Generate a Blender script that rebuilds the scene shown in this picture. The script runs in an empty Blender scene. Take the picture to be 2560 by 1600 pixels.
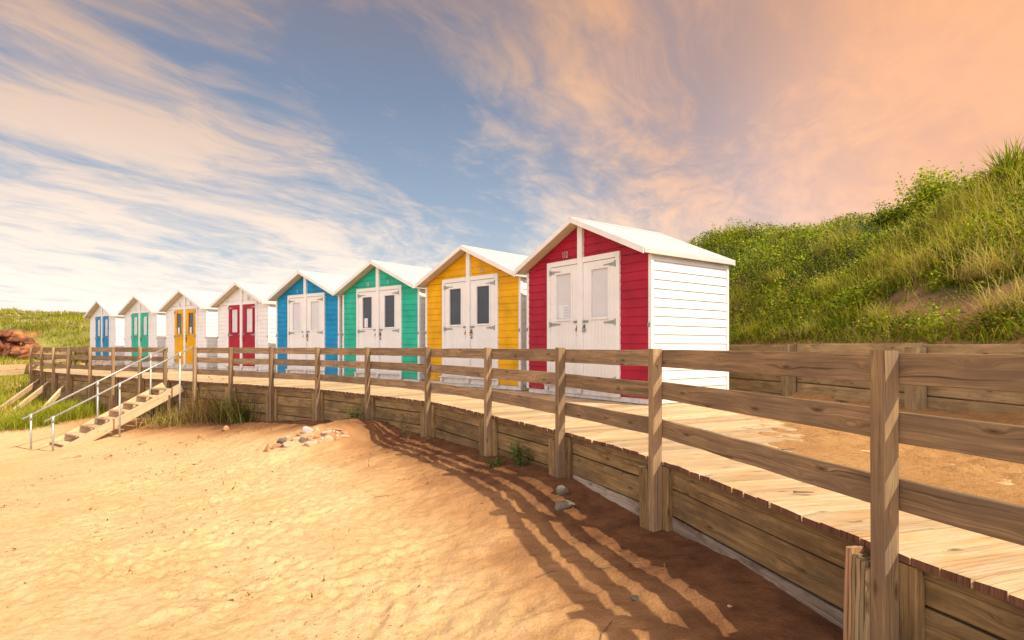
import bpy, math, random
import numpy as np
from mathutils import Vector, Matrix
random.seed(7); RNG = np.random.default_rng(11)
R = math.radians; PI = math.pi
SC = bpy.context.scene
COL = SC.collection
EYE = 0.85; F = 1446.0; HY = 866.0

# ------------------------------------------------------------------ node helpers
class NT:
    def __init__(s, nt): s.t = nt; nt.nodes.clear()
    def n(s, typ, **kw):
        o = s.t.nodes.new(typ)
        for k, v in kw.items():
            if k.startswith('i_'):
                key = k[2:]
                key = int(key) if key.isdigit() else key.replace('_', ' ')
                o.inputs[key].default_value = v
            else: setattr(o, k, v)
        return o
    def l(s, a, b): s.t.links.new(a, b)
    def math(s, op, a, b=None, c=None, clamp=False):
        o = s.t.nodes.new('ShaderNodeMath'); o.operation = op; o.use_clamp = clamp
        for i, v in enumerate((a, b, c)):
            if v is None: continue
            if hasattr(v, 'is_output'): s.l(v, o.inputs[i])
            else: o.inputs[i].default_value = v
        return o.outputs[0]
    def mix(s, f, a, b, blend='MIX'):
        o = s.t.nodes.new('ShaderNodeMix'); o.data_type = 'RGBA'; o.blend_type = blend
        for i, v in ((0, f), (6, a), (7, b)):
            if hasattr(v, 'is_output'): s.l(v, o.inputs[i])
            elif i == 0: o.inputs[0].default_value = v
            else: o.inputs[i].default_value = (*v[:3], 1)
        return o.outputs[2]
    def ramp(s, f, stops):
        o = s.t.nodes.new('ShaderNodeValToRGB'); e = o.color_ramp.elements
        while len(e) < len(stops): e.new(0.5)
        for k, (p, c) in zip(e, stops):
            k.position = p; k.color = (*((c, c, c) if isinstance(c, (int, float)) else c), 1)
        if hasattr(f, 'is_output'): s.l(f, o.inputs[0])
        return o.outputs[0]
    def noise(s, vec, scale, detail=4, rough=.55, dist=0, out=0):
        o = s.n('ShaderNodeTexNoise'); o.inputs['Scale'].default_value = scale
        o.inputs['Detail'].default_value = detail; o.inputs['Roughness'].default_value = rough
        o.inputs['Distortion'].default_value = dist
        if vec is not None: s.l(vec, o.inputs['Vector'])
        return o.outputs[out]
    def mapping(s, vec, scale=(1, 1, 1), rot=(0, 0, 0), loc=(0, 0, 0)):
        o = s.n('ShaderNodeMapping'); s.l(vec, o.inputs[0])
        o.inputs['Scale'].default_value = scale; o.inputs['Rotation'].default_value = rot; o.inputs['Location'].default_value = loc
        return o.outputs[0]
def newmat(name):
    m = bpy.data.materials.new(name); m.use_nodes = True
    t = NT(m.node_tree); out = t.n('ShaderNodeOutputMaterial'); b = t.n('ShaderNodeBsdfPrincipled')
    t.l(b.outputs[0], out.inputs[0]); return m, t, b, out

def wood(name, c_dark, c_light, grey=None, knots=True, bump=.25, stain=None, stain_amt=.5, rough=.75, mottled=.35):
    m, t, b, out = newmat(name)
    uv = t.n('ShaderNodeUVMap').outputs[0]
    at = t.n('ShaderNodeAttribute', attribute_name='rnd').outputs['Fac']
    warp = t.noise(t.mapping(uv, (1.6, 7, 1)), 1.0, 3, .5, .3, 1)
    vm = t.n('ShaderNodeVectorMath', operation='MULTIPLY_ADD'); t.l(warp, vm.inputs[0]); vm.inputs[1].default_value = (.0, .055, 0); t.l(uv, vm.inputs[2])
    # knots push the grain round them
    vo = t.n('ShaderNodeTexVoronoi', feature='F1', voronoi_dimensions='2D'); t.l(t.mapping(uv, (2.4, 8.5, 1)), vo.inputs['Vector']); vo.inputs['Scale'].default_value = 1.0
    kd = vo.outputs['Distance']
    kr = t.math('SUBTRACT', 1.0, t.math('MULTIPLY', kd, 3.2), clamp=True)
    add = t.n('ShaderNodeCombineXYZ'); t.l(t.math('MULTIPLY', t.math('POWER', kr, 2), .035 if knots else 0), add.inputs[1])
    va = t.n('ShaderNodeVectorMath', operation='ADD'); t.l(vm.outputs[0], va.inputs[0]); t.l(add.outputs[0], va.inputs[1])
    g1 = t.noise(t.mapping(va.outputs[0], (2.6, 130, 1)), 1, 4, .7)
    g2 = t.noise(t.mapping(va.outputs[0], (1.1, 34, 1)), 1, 2, .5)
    g = t.math('ADD', t.math('MULTIPLY', g1, .6), t.math('MULTIPLY', g2, .4))
    gg = t.math('MULTIPLY_ADD', t.math('SUBTRACT', g, .5), 4.6, .5, clamp=True)
    col = t.mix(gg, c_dark, c_light)
    blotch = t.noise(t.mapping(uv, (2.3, 6, 1)), 1, 4, .6)
    if grey: col = t.mix(t.math('MULTIPLY', t.math('MULTIPLY_ADD', blotch, 4, -1.6, clamp=True), .75), col, grey)
    col = t.mix(t.math('MULTIPLY', t.math('SUBTRACT', blotch, .35, clamp=True), mottled * 2), col, [c * .45 for c in c_dark])
    if stain: 
        sn = t.noise(t.mapping(uv, (1.2, 3.2, 1)), 1.7, 5, .65)
        col = t.mix(t.math('MULTIPLY', t.math('MULTIPLY_ADD', sn, 7, -3.3, clamp=True), stain_amt), col, stain)
    ck0 = t.noise(t.mapping(va.outputs[0], (1.3, 70, 1), loc=(9, 7, 0)), 1, 3, .55)
    col = t.mix(t.math('MULTIPLY', t.math('MULTIPLY_ADD', ck0, -16, 6.4, clamp=True), .8), col, [c * .45 for c in c_dark])
    bri = t.math('MULTIPLY_ADD', at, .5, .74)
    mul = t.n('ShaderNodeVectorMath', operation='SCALE'); t.l(col, mul.inputs[0]); t.l(bri, mul.inputs['Scale']); col = mul.outputs[0]
    if knots:
        sc = t.n('ShaderNodeSeparateColor'); t.l(vo.outputs['Color'], sc.inputs[0])
        has = t.math('GREATER_THAN', sc.outputs[0], .55)
        spot = t.math('MULTIPLY', t.math('SUBTRACT', 1.0, t.math('MULTIPLY', kd, 8.0), clamp=True), has)
        ringv = t.math('MULTIPLY', t.math('MULTIPLY', t.math('SINE', t.math('MULTIPLY', kd, 95)), .5), t.math('MULTIPLY', t.math('POWER', kr, 1.5), has), clamp=True)
        col = t.mix(t.math('MULTIPLY', ringv, .55), col, [c * .5 for c in c_dark])
        col = t.mix(t.math('MULTIPLY', spot, 1.1, clamp=True), col, [c * .4 for c in c_dark])
    t.l(col, b.inputs['Base Color']); b.inputs['Roughness'].default_value = rough; b.inputs['Specular IOR Level'].default_value = .25
    # weather checks (fine cracks) in the bump
    ck = t.noise(t.mapping(va.outputs[0], (1.2, 60, 1), loc=(5, 3, 0)), 1, 2, .5)
    ckm = t.math('MULTIPLY_ADD', ck, -14, 4.6, clamp=True)
    h = t.math('SUBTRACT', g, t.math('MULTIPLY', ckm, 1.2))
    bp = t.n('ShaderNodeBump'); bp.inputs['Strength'].default_value = bump; bp.inputs['Distance'].default_value = .006
    t.l(h, bp.inputs['Height']); t.l(bp.outputs[0], b.inputs['Normal'])
    return m

def paint(name, col, rough=.45, var=.06, bump=.08, dirt=.0):
    m, t, b, out = newmat(name)
    oc = t.n('ShaderNodeTexCoord').outputs['Object']
    n1 = t.noise(oc, 2.3, 5, .6); n2 = t.noise(t.mapping(oc, (3, 3, 55)), 1.0, 3, .6)
    c2 = [c * (1 - var * 2.2) for c in col]
    f = t.math('MULTIPLY_ADD', n1, 2.5, -.75, clamp=True)
    c = t.mix(f, col, c2)
    st = t.math('MULTIPLY_ADD', t.noise(t.mapping(oc, (9, 9, .9)), 1.0, 4, .65), 5, -2.9, clamp=True)
    c = t.mix(t.math('MULTIPLY', st, .22), c, [q * .62 for q in col])
    if dirt:
        sz = t.n('ShaderNodeSeparateXYZ'); t.l(oc, sz.inputs[0])
        low = t.math('MULTIPLY', t.math('SUBTRACT', .34, sz.outputs[2], clamp=True), 2.4)
        dn = t.math('MULTIPLY_ADD', t.noise(oc, 9, 5, .7), 4, -1.7, clamp=True)
        c = t.mix(t.math('MULTIPLY', t.math('MULTIPLY', low, dn), dirt, clamp=True), c, (.35, .25, .15))
    t.l(c, b.inputs['Base Color']); b.inputs['Roughness'].default_value = rough; b.inputs['Specular IOR Level'].default_value = .3
    bp = t.n('ShaderNodeBump'); bp.inputs['Strength'].default_value = bump; bp.inputs['Distance'].default_value = .004
    t.l(n2, bp.inputs['Height']); t.l(bp.outputs[0], b.inputs['Normal'])
    return m
def plain(name, col, rough=.5, metal=0, nscale=30, var=.3):
    m, t, b, out = newmat(name)
    oc = t.n('ShaderNodeTexCoord').outputs['Object']
    f = t.math('MULTIPLY_ADD', t.noise(oc, nscale, 4, .6), 2.6, -.8, clamp=True)
    t.l(t.mix(f, col, [c * (1 - var) for c in col]), b.inputs['Base Color'])
    b.inputs['Roughness'].default_value = rough; b.inputs['Metallic'].default_value = metal
    return m
def leafmat(name, trans=.45, rough=.55):
    m = bpy.data.materials.new(name); m.use_nodes = True; t = NT(m.node_tree)
    out = t.n('ShaderNodeOutputMaterial'); at = t.n('ShaderNodeAttribute', attribute_name='tint').outputs['Color']
    b = t.n('ShaderNodeBsdfPrincipled'); b.inputs['Roughness'].default_value = rough; b.inputs['Specular IOR Level'].default_value = .25
    t.l(at, b.inputs['Base Color']); tr = t.n('ShaderNodeBsdfTranslucent')
    sc = t.n('ShaderNodeVectorMath', operation='MULTIPLY'); t.l(at, sc.inputs[0]); sc.inputs[1].default_value = (1.3, 1.35, .7); t.l(sc.outputs[0], tr.inputs[0])
    mx = t.n('ShaderNodeMixShader'); mx.inputs[0].default_value = trans
    t.l(b.outputs[0], mx.inputs[1]); t.l(tr.outputs[0], mx.inputs[2]); t.l(mx.outputs[0], out.inputs[0]); return m

M = {}
M['rail'] = wood('weathered_rail_wood', (.18, .11, .06), (.42, .28, .155), grey=(.21, .145, .10), bump=.3)
M['post'] = wood('post_wood', (.22, .135, .068), (.41, .27, .14), grey=(.22, .15, .105), bump=.3)
M['wall'] = wood('retaining_plank_wood', (.16, .095, .038), (.37, .235, .10), grey=(.20, .14, .075), bump=.5, stain=(.09, .052, .022), stain_amt=.6)
M['back'] = wood('sleeper_wood', (.28, .19, .09), (.48, .34, .18), grey=(.34, .25, .14), bump=.4, stain=(.13, .08, .035), stain_amt=.5)
M['white_plank'] = wood('peeling_white_plank', (.27, .20, .15), (.50, .41, .34), bump=.5, stain=(.12, .07, .04), stain_amt=.8)
M['deck'] = wood('boardwalk_wood', (.46, .33, .19), (.70, .55, .36), grey=(.50, .37, .23), bump=.45, stain=(.56, .33, .15), stain_amt=.75, mottled=.15)
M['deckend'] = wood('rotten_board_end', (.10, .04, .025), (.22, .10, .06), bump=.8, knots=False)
M['stair'] = wood('stair_timber', (.50, .34, .19), (.68, .50, .31), bump=.25, mottled=.12)
M['split'] = wood('split_timber', (.34, .17, .08), (.58, .36, .20), bump=.9, knots=False)
M['white'] = paint('white_gloss_paint', (.80, .785, .78), dirt=.5)
M['roof'] = paint('white_roof_sheet', (.60, .555, .545), .6, .05, .05)
M['soffit'] = paint('pale_soffit_board', (.66, .57, .45), .6, .08)
M['red'] = paint('red_paint', (.42, .010, .040), .55, .16, .12, .55)
M['yellow'] = paint('yellow_paint', (.84, .43, .0), .55, .16, .12, .55)
M['green'] = paint('green_paint', (.02, .50, .34), .55, .16, .12, .55)
M['blue'] = paint('blue_paint', (.0, .28, .58), .55, .16, .12, .55)
M['glass_dark'] = plain('dark_window_glass', (.05, .06, .085), .06, 0, 2, .3)
M['blind'] = plain('pale_blind_cloth', (.66, .65, .68), .8, 0, 6, .06)
M['steel'] = plain('galvanised_steel', (.42, .44, .44), .45, .6, 60, .45)
M['pipe'] = plain('galvanised_pipe', (.50, .50, .47), .42, .5, 40, .35)
M['black'] = plain('black_rubber', (.02, .02, .022), .6)
M['brass'] = plain('yellow_padlock_body', (.62, .36, .02), .4, .3)
M['paper'] = plain('white_paper', (.75, .76, .80), .8, 0, 5, .03)
M['ink'] = plain('grey_print', (.45, .46, .52), .8)
M['number'] = plain('metal_number', (.62, .58, .56), .35, .3)
M['leaf'] = leafmat('leaf'); M['stick'] = plain('dry_stick', (.20, .13, .08), .9)
m, t, b, out = newmat('window_glass')
tb = t.n('ShaderNodeBsdfTransparent'); gl = t.n('ShaderNodeBsdfGlossy'); gl.inputs['Roughness'].default_value = .03
fr = t.n('ShaderNodeFresnel'); fr.inputs[0].default_value = 1.45; mx = t.n('ShaderNodeMixShader')
ge = t.n('ShaderNodeNewGeometry'); t.l(t.math('MULTIPLY', fr.outputs[0], t.math('SUBTRACT', 1.0, ge.outputs['Backfacing'])), mx.inputs[0]); t.l(tb.outputs[0], mx.inputs[1]); t.l(gl.outputs[0], mx.inputs[2]); t.l(mx.outputs[0], out.inputs[0]); M['glass'] = m
def rockmat(name, c1, c2, c3, scale=6, sand=.5):
    m, t, b, out = newmat(name); oc = t.n('ShaderNodeTexCoord').outputs['Object']
    oi = t.n('ShaderNodeObjectInfo').outputs['Random']
    n = t.noise(oc, scale * 2, 6, .65); c = t.mix(t.math('MULTIPLY_ADD', n, 3, -1, clamp=True), c1, c2)
    c = t.mix(t.math('MULTIPLY_ADD', t.noise(oc, scale, 3, .5, 1.0), 5, -2.5, clamp=True), c, c3)
    t.l(c, b.inputs['Base Color']); b.inputs['Roughness'].default_value = .85
    bp = t.n('ShaderNodeBump'); bp.inputs['Strength'].default_value = .5; bp.inputs['Distance'].default_value = .02
    t.l(n, bp.inputs['Height']); t.l(bp.outputs[0], b.inputs['Normal']); return m
M['stone'] = rockmat('sandstone', (.58, .42, .27), (.40, .27, .17), (.66, .52, .36))
M['stone_o'] = rockmat('orange_stone', (.50, .26, .12), (.36, .19, .10), (.60, .38, .22))
M['stone_g'] = rockmat('grey_stone', (.17, .13, .10), (.11, .09, .075), (.26, .20, .15))
M['stone_w'] = rockmat('quartz_stone', (.56, .48, .42), (.36, .31, .34), (.66, .58, .50))

# ------------------------------------------------------------------ mesh builder
class MB:
    def __init__(s): s.v = []; s.f = []; s.uv = []; s.rn = []; s.mi = []; s.mats = []
    def slot(s, m):
        if m not in s.mats: s.mats.append(m)
        return s.mats.index(m)
    def add(s, vs, fs, uvs=None, rnd=None, mat=None):
        o = len(s.v); s.v += [tuple(p) for p in vs]; r = random.random() if rnd is None else rnd
        k = s.slot(mat) if mat else 0
        for i, f in enumerate(fs):
            s.f.append([o + j for j in f]); s.rn.append(r); s.mi.append(k)
            s.uv += (uvs[i] if uvs else [(vs[j][0] * 1., vs[j][2] if len(vs[j]) > 2 else 0) for j in f])
        return s
    def box(s, lo, hi, mat=None, grain=0, ch=0, rnd=None):
        c = [(lo[i] + hi[i]) / 2 for i in range(3)]; h = [(hi[i] - lo[i]) / 2 for i in range(3)]
        ax = [Vector((1, 0, 0)), Vector((0, 1, 0)), Vector((0, 0, 1))]
        g = grain; a, b_ = [i for i in range(3) if i != g]
        p0 = Vector(c) - ax[g] * h[g]; p1 = Vector(c) + ax[g] * h[g]
        return s.plank(p0, p1, h[a] * 2, h[b_] * 2, ax[a], ch=ch, mat=mat, rnd=rnd)
    def plank(s, p0, p1, w, th, wdir, ch=.003, n=1, jit=0, mat=None, rnd=None, taper=1.0):
        """board from p0 to p1; w measured along wdir, th across; grain runs along the length"""
        p0, p1 = Vector(p0), Vector(p1); d = (p1 - p0); L = d.length; d.normalize()
        W = Vector(wdir); W = (W - d * W.dot(d)).normalized(); T = d.cross(W)
        a, b_ = w / 2, th / 2; c = min(ch, a * .4, b_ * .4)
        prof = [(-a + c, -b_), (a - c, -b_), (a, -b_ + c), (a, b_ - c), (a - c, b_), (-a + c, b_), (-a, b_ - c), (-a, -b_ + c)] if c > 0 else [(-a, -b_), (a, -b_), (a, b_), (-a, b_)]
        K = len(prof); vs = []; uo = random.uniform(0, 40); vo = random.uniform(0, 40)
        per = [0]
        for i in range(K): 
            q = prof[(i + 1) % K]; per.append(per[-1] + math.hypot(q[0] - prof[i][0], q[1] - prof[i][1]))
        for j in range(n + 1):
            u = j / n; k = 1 + (taper - 1) * u
            jx = random.uniform(-jit, jit); jy = random.uniform(-jit, jit) * .5
            for x, y in prof: vs.append(p0 + d * (L * u) + W * (x * k + jx + random.uniform(-jit, jit) * .4) + T * (y * k + jy))
        fs = []; uvs = []
        for j in range(n):
            for i in range(K):
                i2 = (i + 1) % K
                fs.append([j * K + i, j * K + i2, (j + 1) * K + i2, (j + 1) * K + i])
                u0, u1 = uo + L * j / n, uo + L * (j + 1) / n
                uvs.append([(u0, vo + per[i]), (u0, vo + per[i + 1]), (u1, vo + per[i + 1]), (u1, vo + per[i])])
        fs.append(list(range(K))[::-1]); uvs.append([(uo + prof[i][0] * .3, vo + prof[i][1]) for i in range(K)][::-1])
        fs.append([n * K + i for i in range(K)]); uvs.append([(uo + prof[i][0] * .3, vo + prof[i][1]) for i in range(K)])
        return s.add(vs, fs, uvs, rnd, mat)
    def tube(s, pts, r, k=8, mat=None, cap=True):
        pts = [Vector(p) for p in pts]; vs = []; fs = []
        rr = r if isinstance(r, (list, tuple)) else [r] * len(pts)
        for i, p in enumerate(pts):
            d = (pts[min(i + 1, len(pts) - 1)] - pts[max(i - 1, 0)]).normalized()
            a = d.orthogonal().normalized() if i == 0 else (a0 - d * a0.dot(d)).normalized()
            a0 = a; bb = d.cross(a)
            for j in range(k): vs.append(p + (a * math.cos(2 * PI * j / k) + bb * math.sin(2 * PI * j / k)) * rr[i])
        for i in range(len(pts) - 1):
            for j in range(k): fs.append([i * k + j, i * k + (j + 1) % k, (i + 1) * k + (j + 1) % k, (i + 1) * k + j])
        if cap: fs.append(list(range(k))[::-1]); fs.append([(len(pts) - 1) * k + j for j in range(k)])
        return s.add(vs, fs, None, None, mat)
    def poly(s, pts, depth_vec, mat=None, rnd=None):
        """extrude a polygon (3d points) along depth_vec"""
        n = len(pts); dv = Vector(depth_vec); P = [Vector(p) for p in pts]
        vs = P + [p + dv for p in P]
        fs = [list(range(n))[::-1], list(range(n, 2 * n))] + [[i, (i + 1) % n, n + (i + 1) % n, n + i] for i in range(n)]
        return s.add(vs, fs, None, rnd, mat)
    def build(s, name, mat=None, parent=None, smooth=False, off=None):
        me = bpy.data.meshes.new(name)
        o = Vector(off) if off is not None else (parent.get('_o') and Vector(parent['_o']) or Vector((0, 0, 0))) if parent else Vector((0, 0, 0))
        me.from_pydata([(p[0] - o[0], p[1] - o[1], p[2] - o[2]) for p in s.v], [], s.f)
        ul = me.uv_layers.new(name='UVMap'); ul.data.foreach_set('uv', np.array(s.uv, dtype=np.float32).ravel())
        at = me.attributes.new('rnd', 'FLOAT', 'FACE'); at.data.foreach_set('value', np.array(s.rn, dtype=np.float32))
        for q in (s.mats or [mat]): me.materials.append(M[q] if isinstance(q, str) else q)
        if s.mats: me.polygons.foreach_set('material_index', s.mi)
        if smooth: me.polygons.foreach_set('use_smooth', [True] * len(me.polygons))
        me.validate(); me.update()
        ob = bpy.data.objects.new(name, me); COL.objects.link(ob)
        if parent is not None: ob.parent = parent
        return ob
def tag(o, label=None, cat=None, group=None, kind=None):
    for k, v in (('label', label), ('category', cat), ('group', group), ('kind', kind)):
        if v: o[k] = v
    return o
EMPTY_OFF = {}
def thing(name, loc, label, cat, group=None, rz=0):
    o = bpy.data.objects.new(name, None); COL.objects.link(o); o.location = loc; o.rotation_euler = (0, 0, rz)
    o.empty_display_size = .2; tag(o, label, cat, group); return o
def fastmesh(name, V, Fq, tint=None, mat='leaf', parent=None, smooth=False, off=(0, 0, 0)):
    """V (n,3); Fq (m,4) quads or (m,3)"""
    me = bpy.data.meshes.new(name); V = np.asarray(V, np.float32) - np.array(off, np.float32); Fq = np.asarray(Fq, np.int32); k = Fq.shape[1]
    me.vertices.add(len(V)); me.vertices.foreach_set('co', V.ravel())
    me.loops.add(Fq.size); me.loops.foreach_set('vertex_index', Fq.ravel())
    me.polygons.add(len(Fq)); me.polygons.foreach_set('loop_start', np.arange(0, Fq.size, k, dtype=np.int32))
    me.polygons.foreach_set('loop_total', np.full(len(Fq), k, np.int32))
    if tint is not None:
        a = me.attributes.new('tint', 'FLOAT_COLOR', 'POINT'); a.data.foreach_set('color', np.hstack([tint, np.ones((len(tint), 1))]).astype(np.float32).ravel())
    me.materials.append(M[mat] if isinstance(mat, str) else mat)
    if smooth: me.polygons.foreach_set('use_smooth', np.ones(len(Fq), bool))
    me.update(calc_edges=True)
    ob = bpy.data.objects.new(name, me); COL.objects.link(ob)
    if parent is not None: ob.parent = parent
    return ob

# ------------------------------------------------------------------ numpy noise
def vnoise(x, y, seed=0):
    xi = np.floor(x).astype(np.int64); yi = np.floor(y).astype(np.int64); fx = x - xi; fy = y - yi
    fx = fx * fx * (3 - 2 * fx); fy = fy * fy * (3 - 2 * fy)
    def h(a, b):
        n = (a * 374761393 + b * 668265263 + seed * 982451653) & 0xffffffff
        n = ((n ^ (n >> 13)) * 1274126177) & 0xffffffff
        return ((n ^ (n >> 16)) & 0xffff) / 65535.0
    return (h(xi, yi) * (1 - fx) + h(xi + 1, yi) * fx) * (1 - fy) + (h(xi, yi + 1) * (1 - fx) + h(xi + 1, yi + 1) * fx) * fy - .5
def fbm(x, y, sc, oc=4, seed=0):
    r = 0; a = 1.
    for i in range(oc): r = r + a * vnoise(x * sc, y * sc, seed + i); sc *= 2.03; a *= .5
    return r

# ------------------------------------------------------------------ boardwalk curve
PP = [(3.4, -3.6), (2.82, -1.15), (2.17, .72), (1.60, 2.43), (1.116, 4.36), (.515, 5.78), (-.265, 7.19), (-1.262, 8.92), (-2.52, 10.24), (-3.845, 11.54), (-5.13, 12.42),
      (-6.42, 13.29), (-7.665, 14.05), (-8.84, 14.81), (-9.93, 15.5), (-11.12, 16.2), (-12.35, 17.0), (-13.71, 17.94), (-14.93, 18.9), (-16.21, 20.0), (-17.87, 21.56)]
PP = [Vector((a, b)) for a, b in PP]
def crom(P, n=24):
    out = []; par = []
    for i in range(len(P) - 1):
        p0 = P[max(i - 1, 0)]; p1 = P[i]; p2 = P[i + 1]; p3 = P[min(i + 2, len(P) - 1)]
        for k in range(n):
            u = k / n; out.append(.5 * ((2 * p1) + (-p0 + p2) * u + (2 * p0 - 5 * p1 + 4 * p2 - p3) * u * u + (-p0 + 3 * p1 - 3 * p2 + p3) * u ** 3)); par.append(i + u)
    out.append(P[-1]); par.append(len(P) - 1); return out, par
CV, CPAR = crom(PP)
CX = np.array([[p.x, p.y] for p in CV]); CS = np.concatenate([[0], np.cumsum(np.linalg.norm(np.diff(CX, axis=0), axis=1))])
PS = [CS[i * 24] for i in range(len(PP))]     # arclength at the posts
def cpos(s): return np.stack([np.interp(s, CS, CX[:, 0]), np.interp(s, CS, CX[:, 1])], -1)
def ctan(s):
    d = cpos(np.asarray(s) + .15) - cpos(np.asarray(s) - .15); return d / np.maximum(np.linalg.norm(d, axis=-1, keepdims=True), 1e-9)
def cout(s): t_ = ctan(s); return np.stack([-t_[..., 1], t_[..., 0]], -1)     # towards the beach

# back wall line
WL = [(7.6, -7), (6.6, -3), (5.85, 1), (5.25, 5), (4.97, 6.9), (4.6, 9.3), (4.25, 11.2), (2.9, 13.2), (.3, 15.6), (-2.9, 17.9), (-6.3, 20.6), (-9.8, 23.1), (-13, 25.5), (-16.4, 28), (-20.2, 30.6), (-25, 32), (-31, 33.5), (-40, 34.5), (-60, 35), (-90, 33)]
WV, WPAR = crom([Vector(p) for p in WL], 16)
WX = np.array([[p.x, p.y] for p in WV]); WS = np.concatenate([[0], np.cumsum(np.linalg.norm(np.diff(WX, axis=0), axis=1))])
def wpos(s): return np.stack([np.interp(s, WS, WX[:, 0]), np.interp(s, WS, WX[:, 1])], -1)
def wnrm(s, w=1.2):
    d = wpos(np.asarray(s) + w) - wpos(np.asarray(s) - w); d = d / np.maximum(np.linalg.norm(d, axis=-1, keepdims=True), 1e-9)
    return np.stack([d[..., 1], -d[..., 0]], -1)        # away from the beach
WPS = [WS[i * 16] for i in range(len(WL))]

# ------------------------------------------------------------------ sand height
SP = np.array([(0, 0, -.78), (1.2, 2.6, -.52), (.9, 4.36, -.55), (1.35, 3.5, -.45), (.3, 5.77, -.46), (-.5, 7.19, -.52), (-1.45, 8.9, -.56), (-2.2, 9.2, -.62), (-2.7, 9.95, -.40), (-3.1, 10.6, -.6), (-4, 11.4, -.64), (-5.2, 12.3, -.73), (-6.6, 13.1, -.88),
    (-7.8, 13.9, -.97), (-9, 14.7, -1.0), (-11.3, 16.1, -1.08), (-13.8, 17.8, -1.08), (-16.3, 19.9, -1.05), (-18.2, 21.4, -.95), (-.4, 4.9, -.68), (-1.84, 8.1, -.64), (-3, 7.6, -.84), (-5, 9, -1.03), (-3, 5, -.88), (-6, 6, -1.12),
    (-10.3, 12.3, -1.45), (-9, 9, -1.36), (-14, 13, -1.55), (-2, 2, -.86), (-5, 2, -1.0), (-10, 3, -1.3), (-20, 10, -1.8), (-26, 20, -1.6), (0, -4, -.8), (3, -2, -.35), (3, 4, -.4), (3, 9, -.4), (-4, 15, -.7), (-12, 20, -.9),
    (-20, 26, -.35), (-24, 28, -.1), (-35, 31, .0), (-35, 20, -1.5), (-60, 30, -1), (-60, 0, -2), (-30, -20, -2), (20, -20, -1), (20, 20, -.5), (-2.7, 9.25, -.41), (-3.15, 9.2, -.46), (-3.65, 9.05, -.66), (-2.55, 8.7, -.70), (-3.0, 8.6, -.75), (-3.5, 8.5, -.80), (-7.6, 11.6, -1.2), (-8.3, 13.3, -1.12)], float)
def _phi(r): return r
_D = np.linalg.norm(SP[:, None, :2] - SP[None, :, :2], axis=-1)
_n = len(SP); _A = np.zeros((_n + 3, _n + 3)); _A[:_n, :_n] = _phi(_D) + np.eye(_n) * .02; _A[:_n, _n] = 1; _A[:_n, _n + 1:] = SP[:, :2]; _A[_n, :_n] = 1; _A[_n + 1:, :_n] = SP[:, :2].T
_w = np.linalg.solve(_A, np.concatenate([SP[:, 2], [0, 0, 0]]))
def sand_base(x, y):
    sh = x.shape; X = x.ravel(); Y = y.ravel(); h = np.zeros(len(X))
    for k in range(_n): h += _w[k] * np.hypot(X - SP[k, 0], Y - SP[k, 1])
    h += _w[_n] + _w[_n + 1] * X + _w[_n + 2] * Y
    r = np.clip((np.hypot(X, Y) - 60) / 60, 0, 1); h = np.clip(h, -2.6, .6) * (1 - r) + -2.2 * r
    return h.reshape(sh)
def curve_dist(x, y):
    """distance on the beach side of the boardwalk edge (negative under it)"""
    sh = x.shape; P = np.stack([x.ravel(), y.ravel()], 1); best = np.full(len(P), 1e9); sg = np.zeros(len(P))
    for i in range(0, len(CX), 6):
        d = np.hypot(P[:, 0] - CX[i, 0], P[:, 1] - CX[i, 1]); o = cout(CS[i]); side = (P[:, 0] - CX[i, 0]) * o[0] + (P[:, 1] - CX[i, 1]) * o[1]
        m_ = d < best; best[m_] = d[m_]; sg[m_] = np.sign(side[m_])
    return (best * sg).reshape(sh)

def lines(a0, a1, step, lo, hi, grow=1.16):
    mid = list(np.arange(a0, a1 + 1e-6, step)); L = []; x = a0; st = step
    while x > lo: st *= grow; x -= st; L.append(max(x, lo))
    Rr = []; x = a1; st = step
    while x < hi: st *= grow; x += st; Rr.append(min(x, hi))
    return np.array(L[::-1] + mid + Rr)
gx = lines(-5.4, 2.2, .025, -240, 240); gy = lines(2.1, 9.2, .025, -240, 240)
GX, GY = np.meshgrid(gx, gy, indexing='ij'); GZ = sand_base(GX, GY)
rr_ = np.hypot(GX, GY); nearw = np.clip(1 - (rr_ - 12) / 14, 0, 1)
ca, sa = math.cos(.6), math.sin(.6); RX, RY = GX * ca - GY * sa, GX * sa + GY * ca
wx, wy = RX + fbm(GX, GY, 1.1, 2, 55) * .5, RY + fbm(GX, GY, 1.1, 2, 56) * .5
GZ += (fbm(RX, RY, .7, 2, 3) * .05 + fbm(wx, wy, 3.3, 3, 9) * .010) * (.3 + .7 * nearw)
GZ += (fbm(wx, wy, 9, 3, 21) * .008 + fbm(GX, GY, 19, 2, 22) * .008) * nearw
churn = np.clip(fbm(GX, GY, .75, 3, 57) * 2.6 - .05, 0, 1) * nearw; GZ += churn * (fbm(wx, wy, 13, 3, 58) * .044 - np.abs(fbm(wx, wy, 7, 2, 59)) * .03)
pits = np.zeros_like(GZ)
nw0 = curve_dist(GX, GY); zone = np.clip((nw0 - .3) / .4, 0, 1) * np.clip((2.6 - nw0) / .8, 0, 1) * (rr_ < 14)
GZ += zone * (fbm(GX, GY, 7.5, 2, 61) * .020 + np.abs(fbm(GX, GY, 4.5, 2, 62)) * .02)
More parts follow.
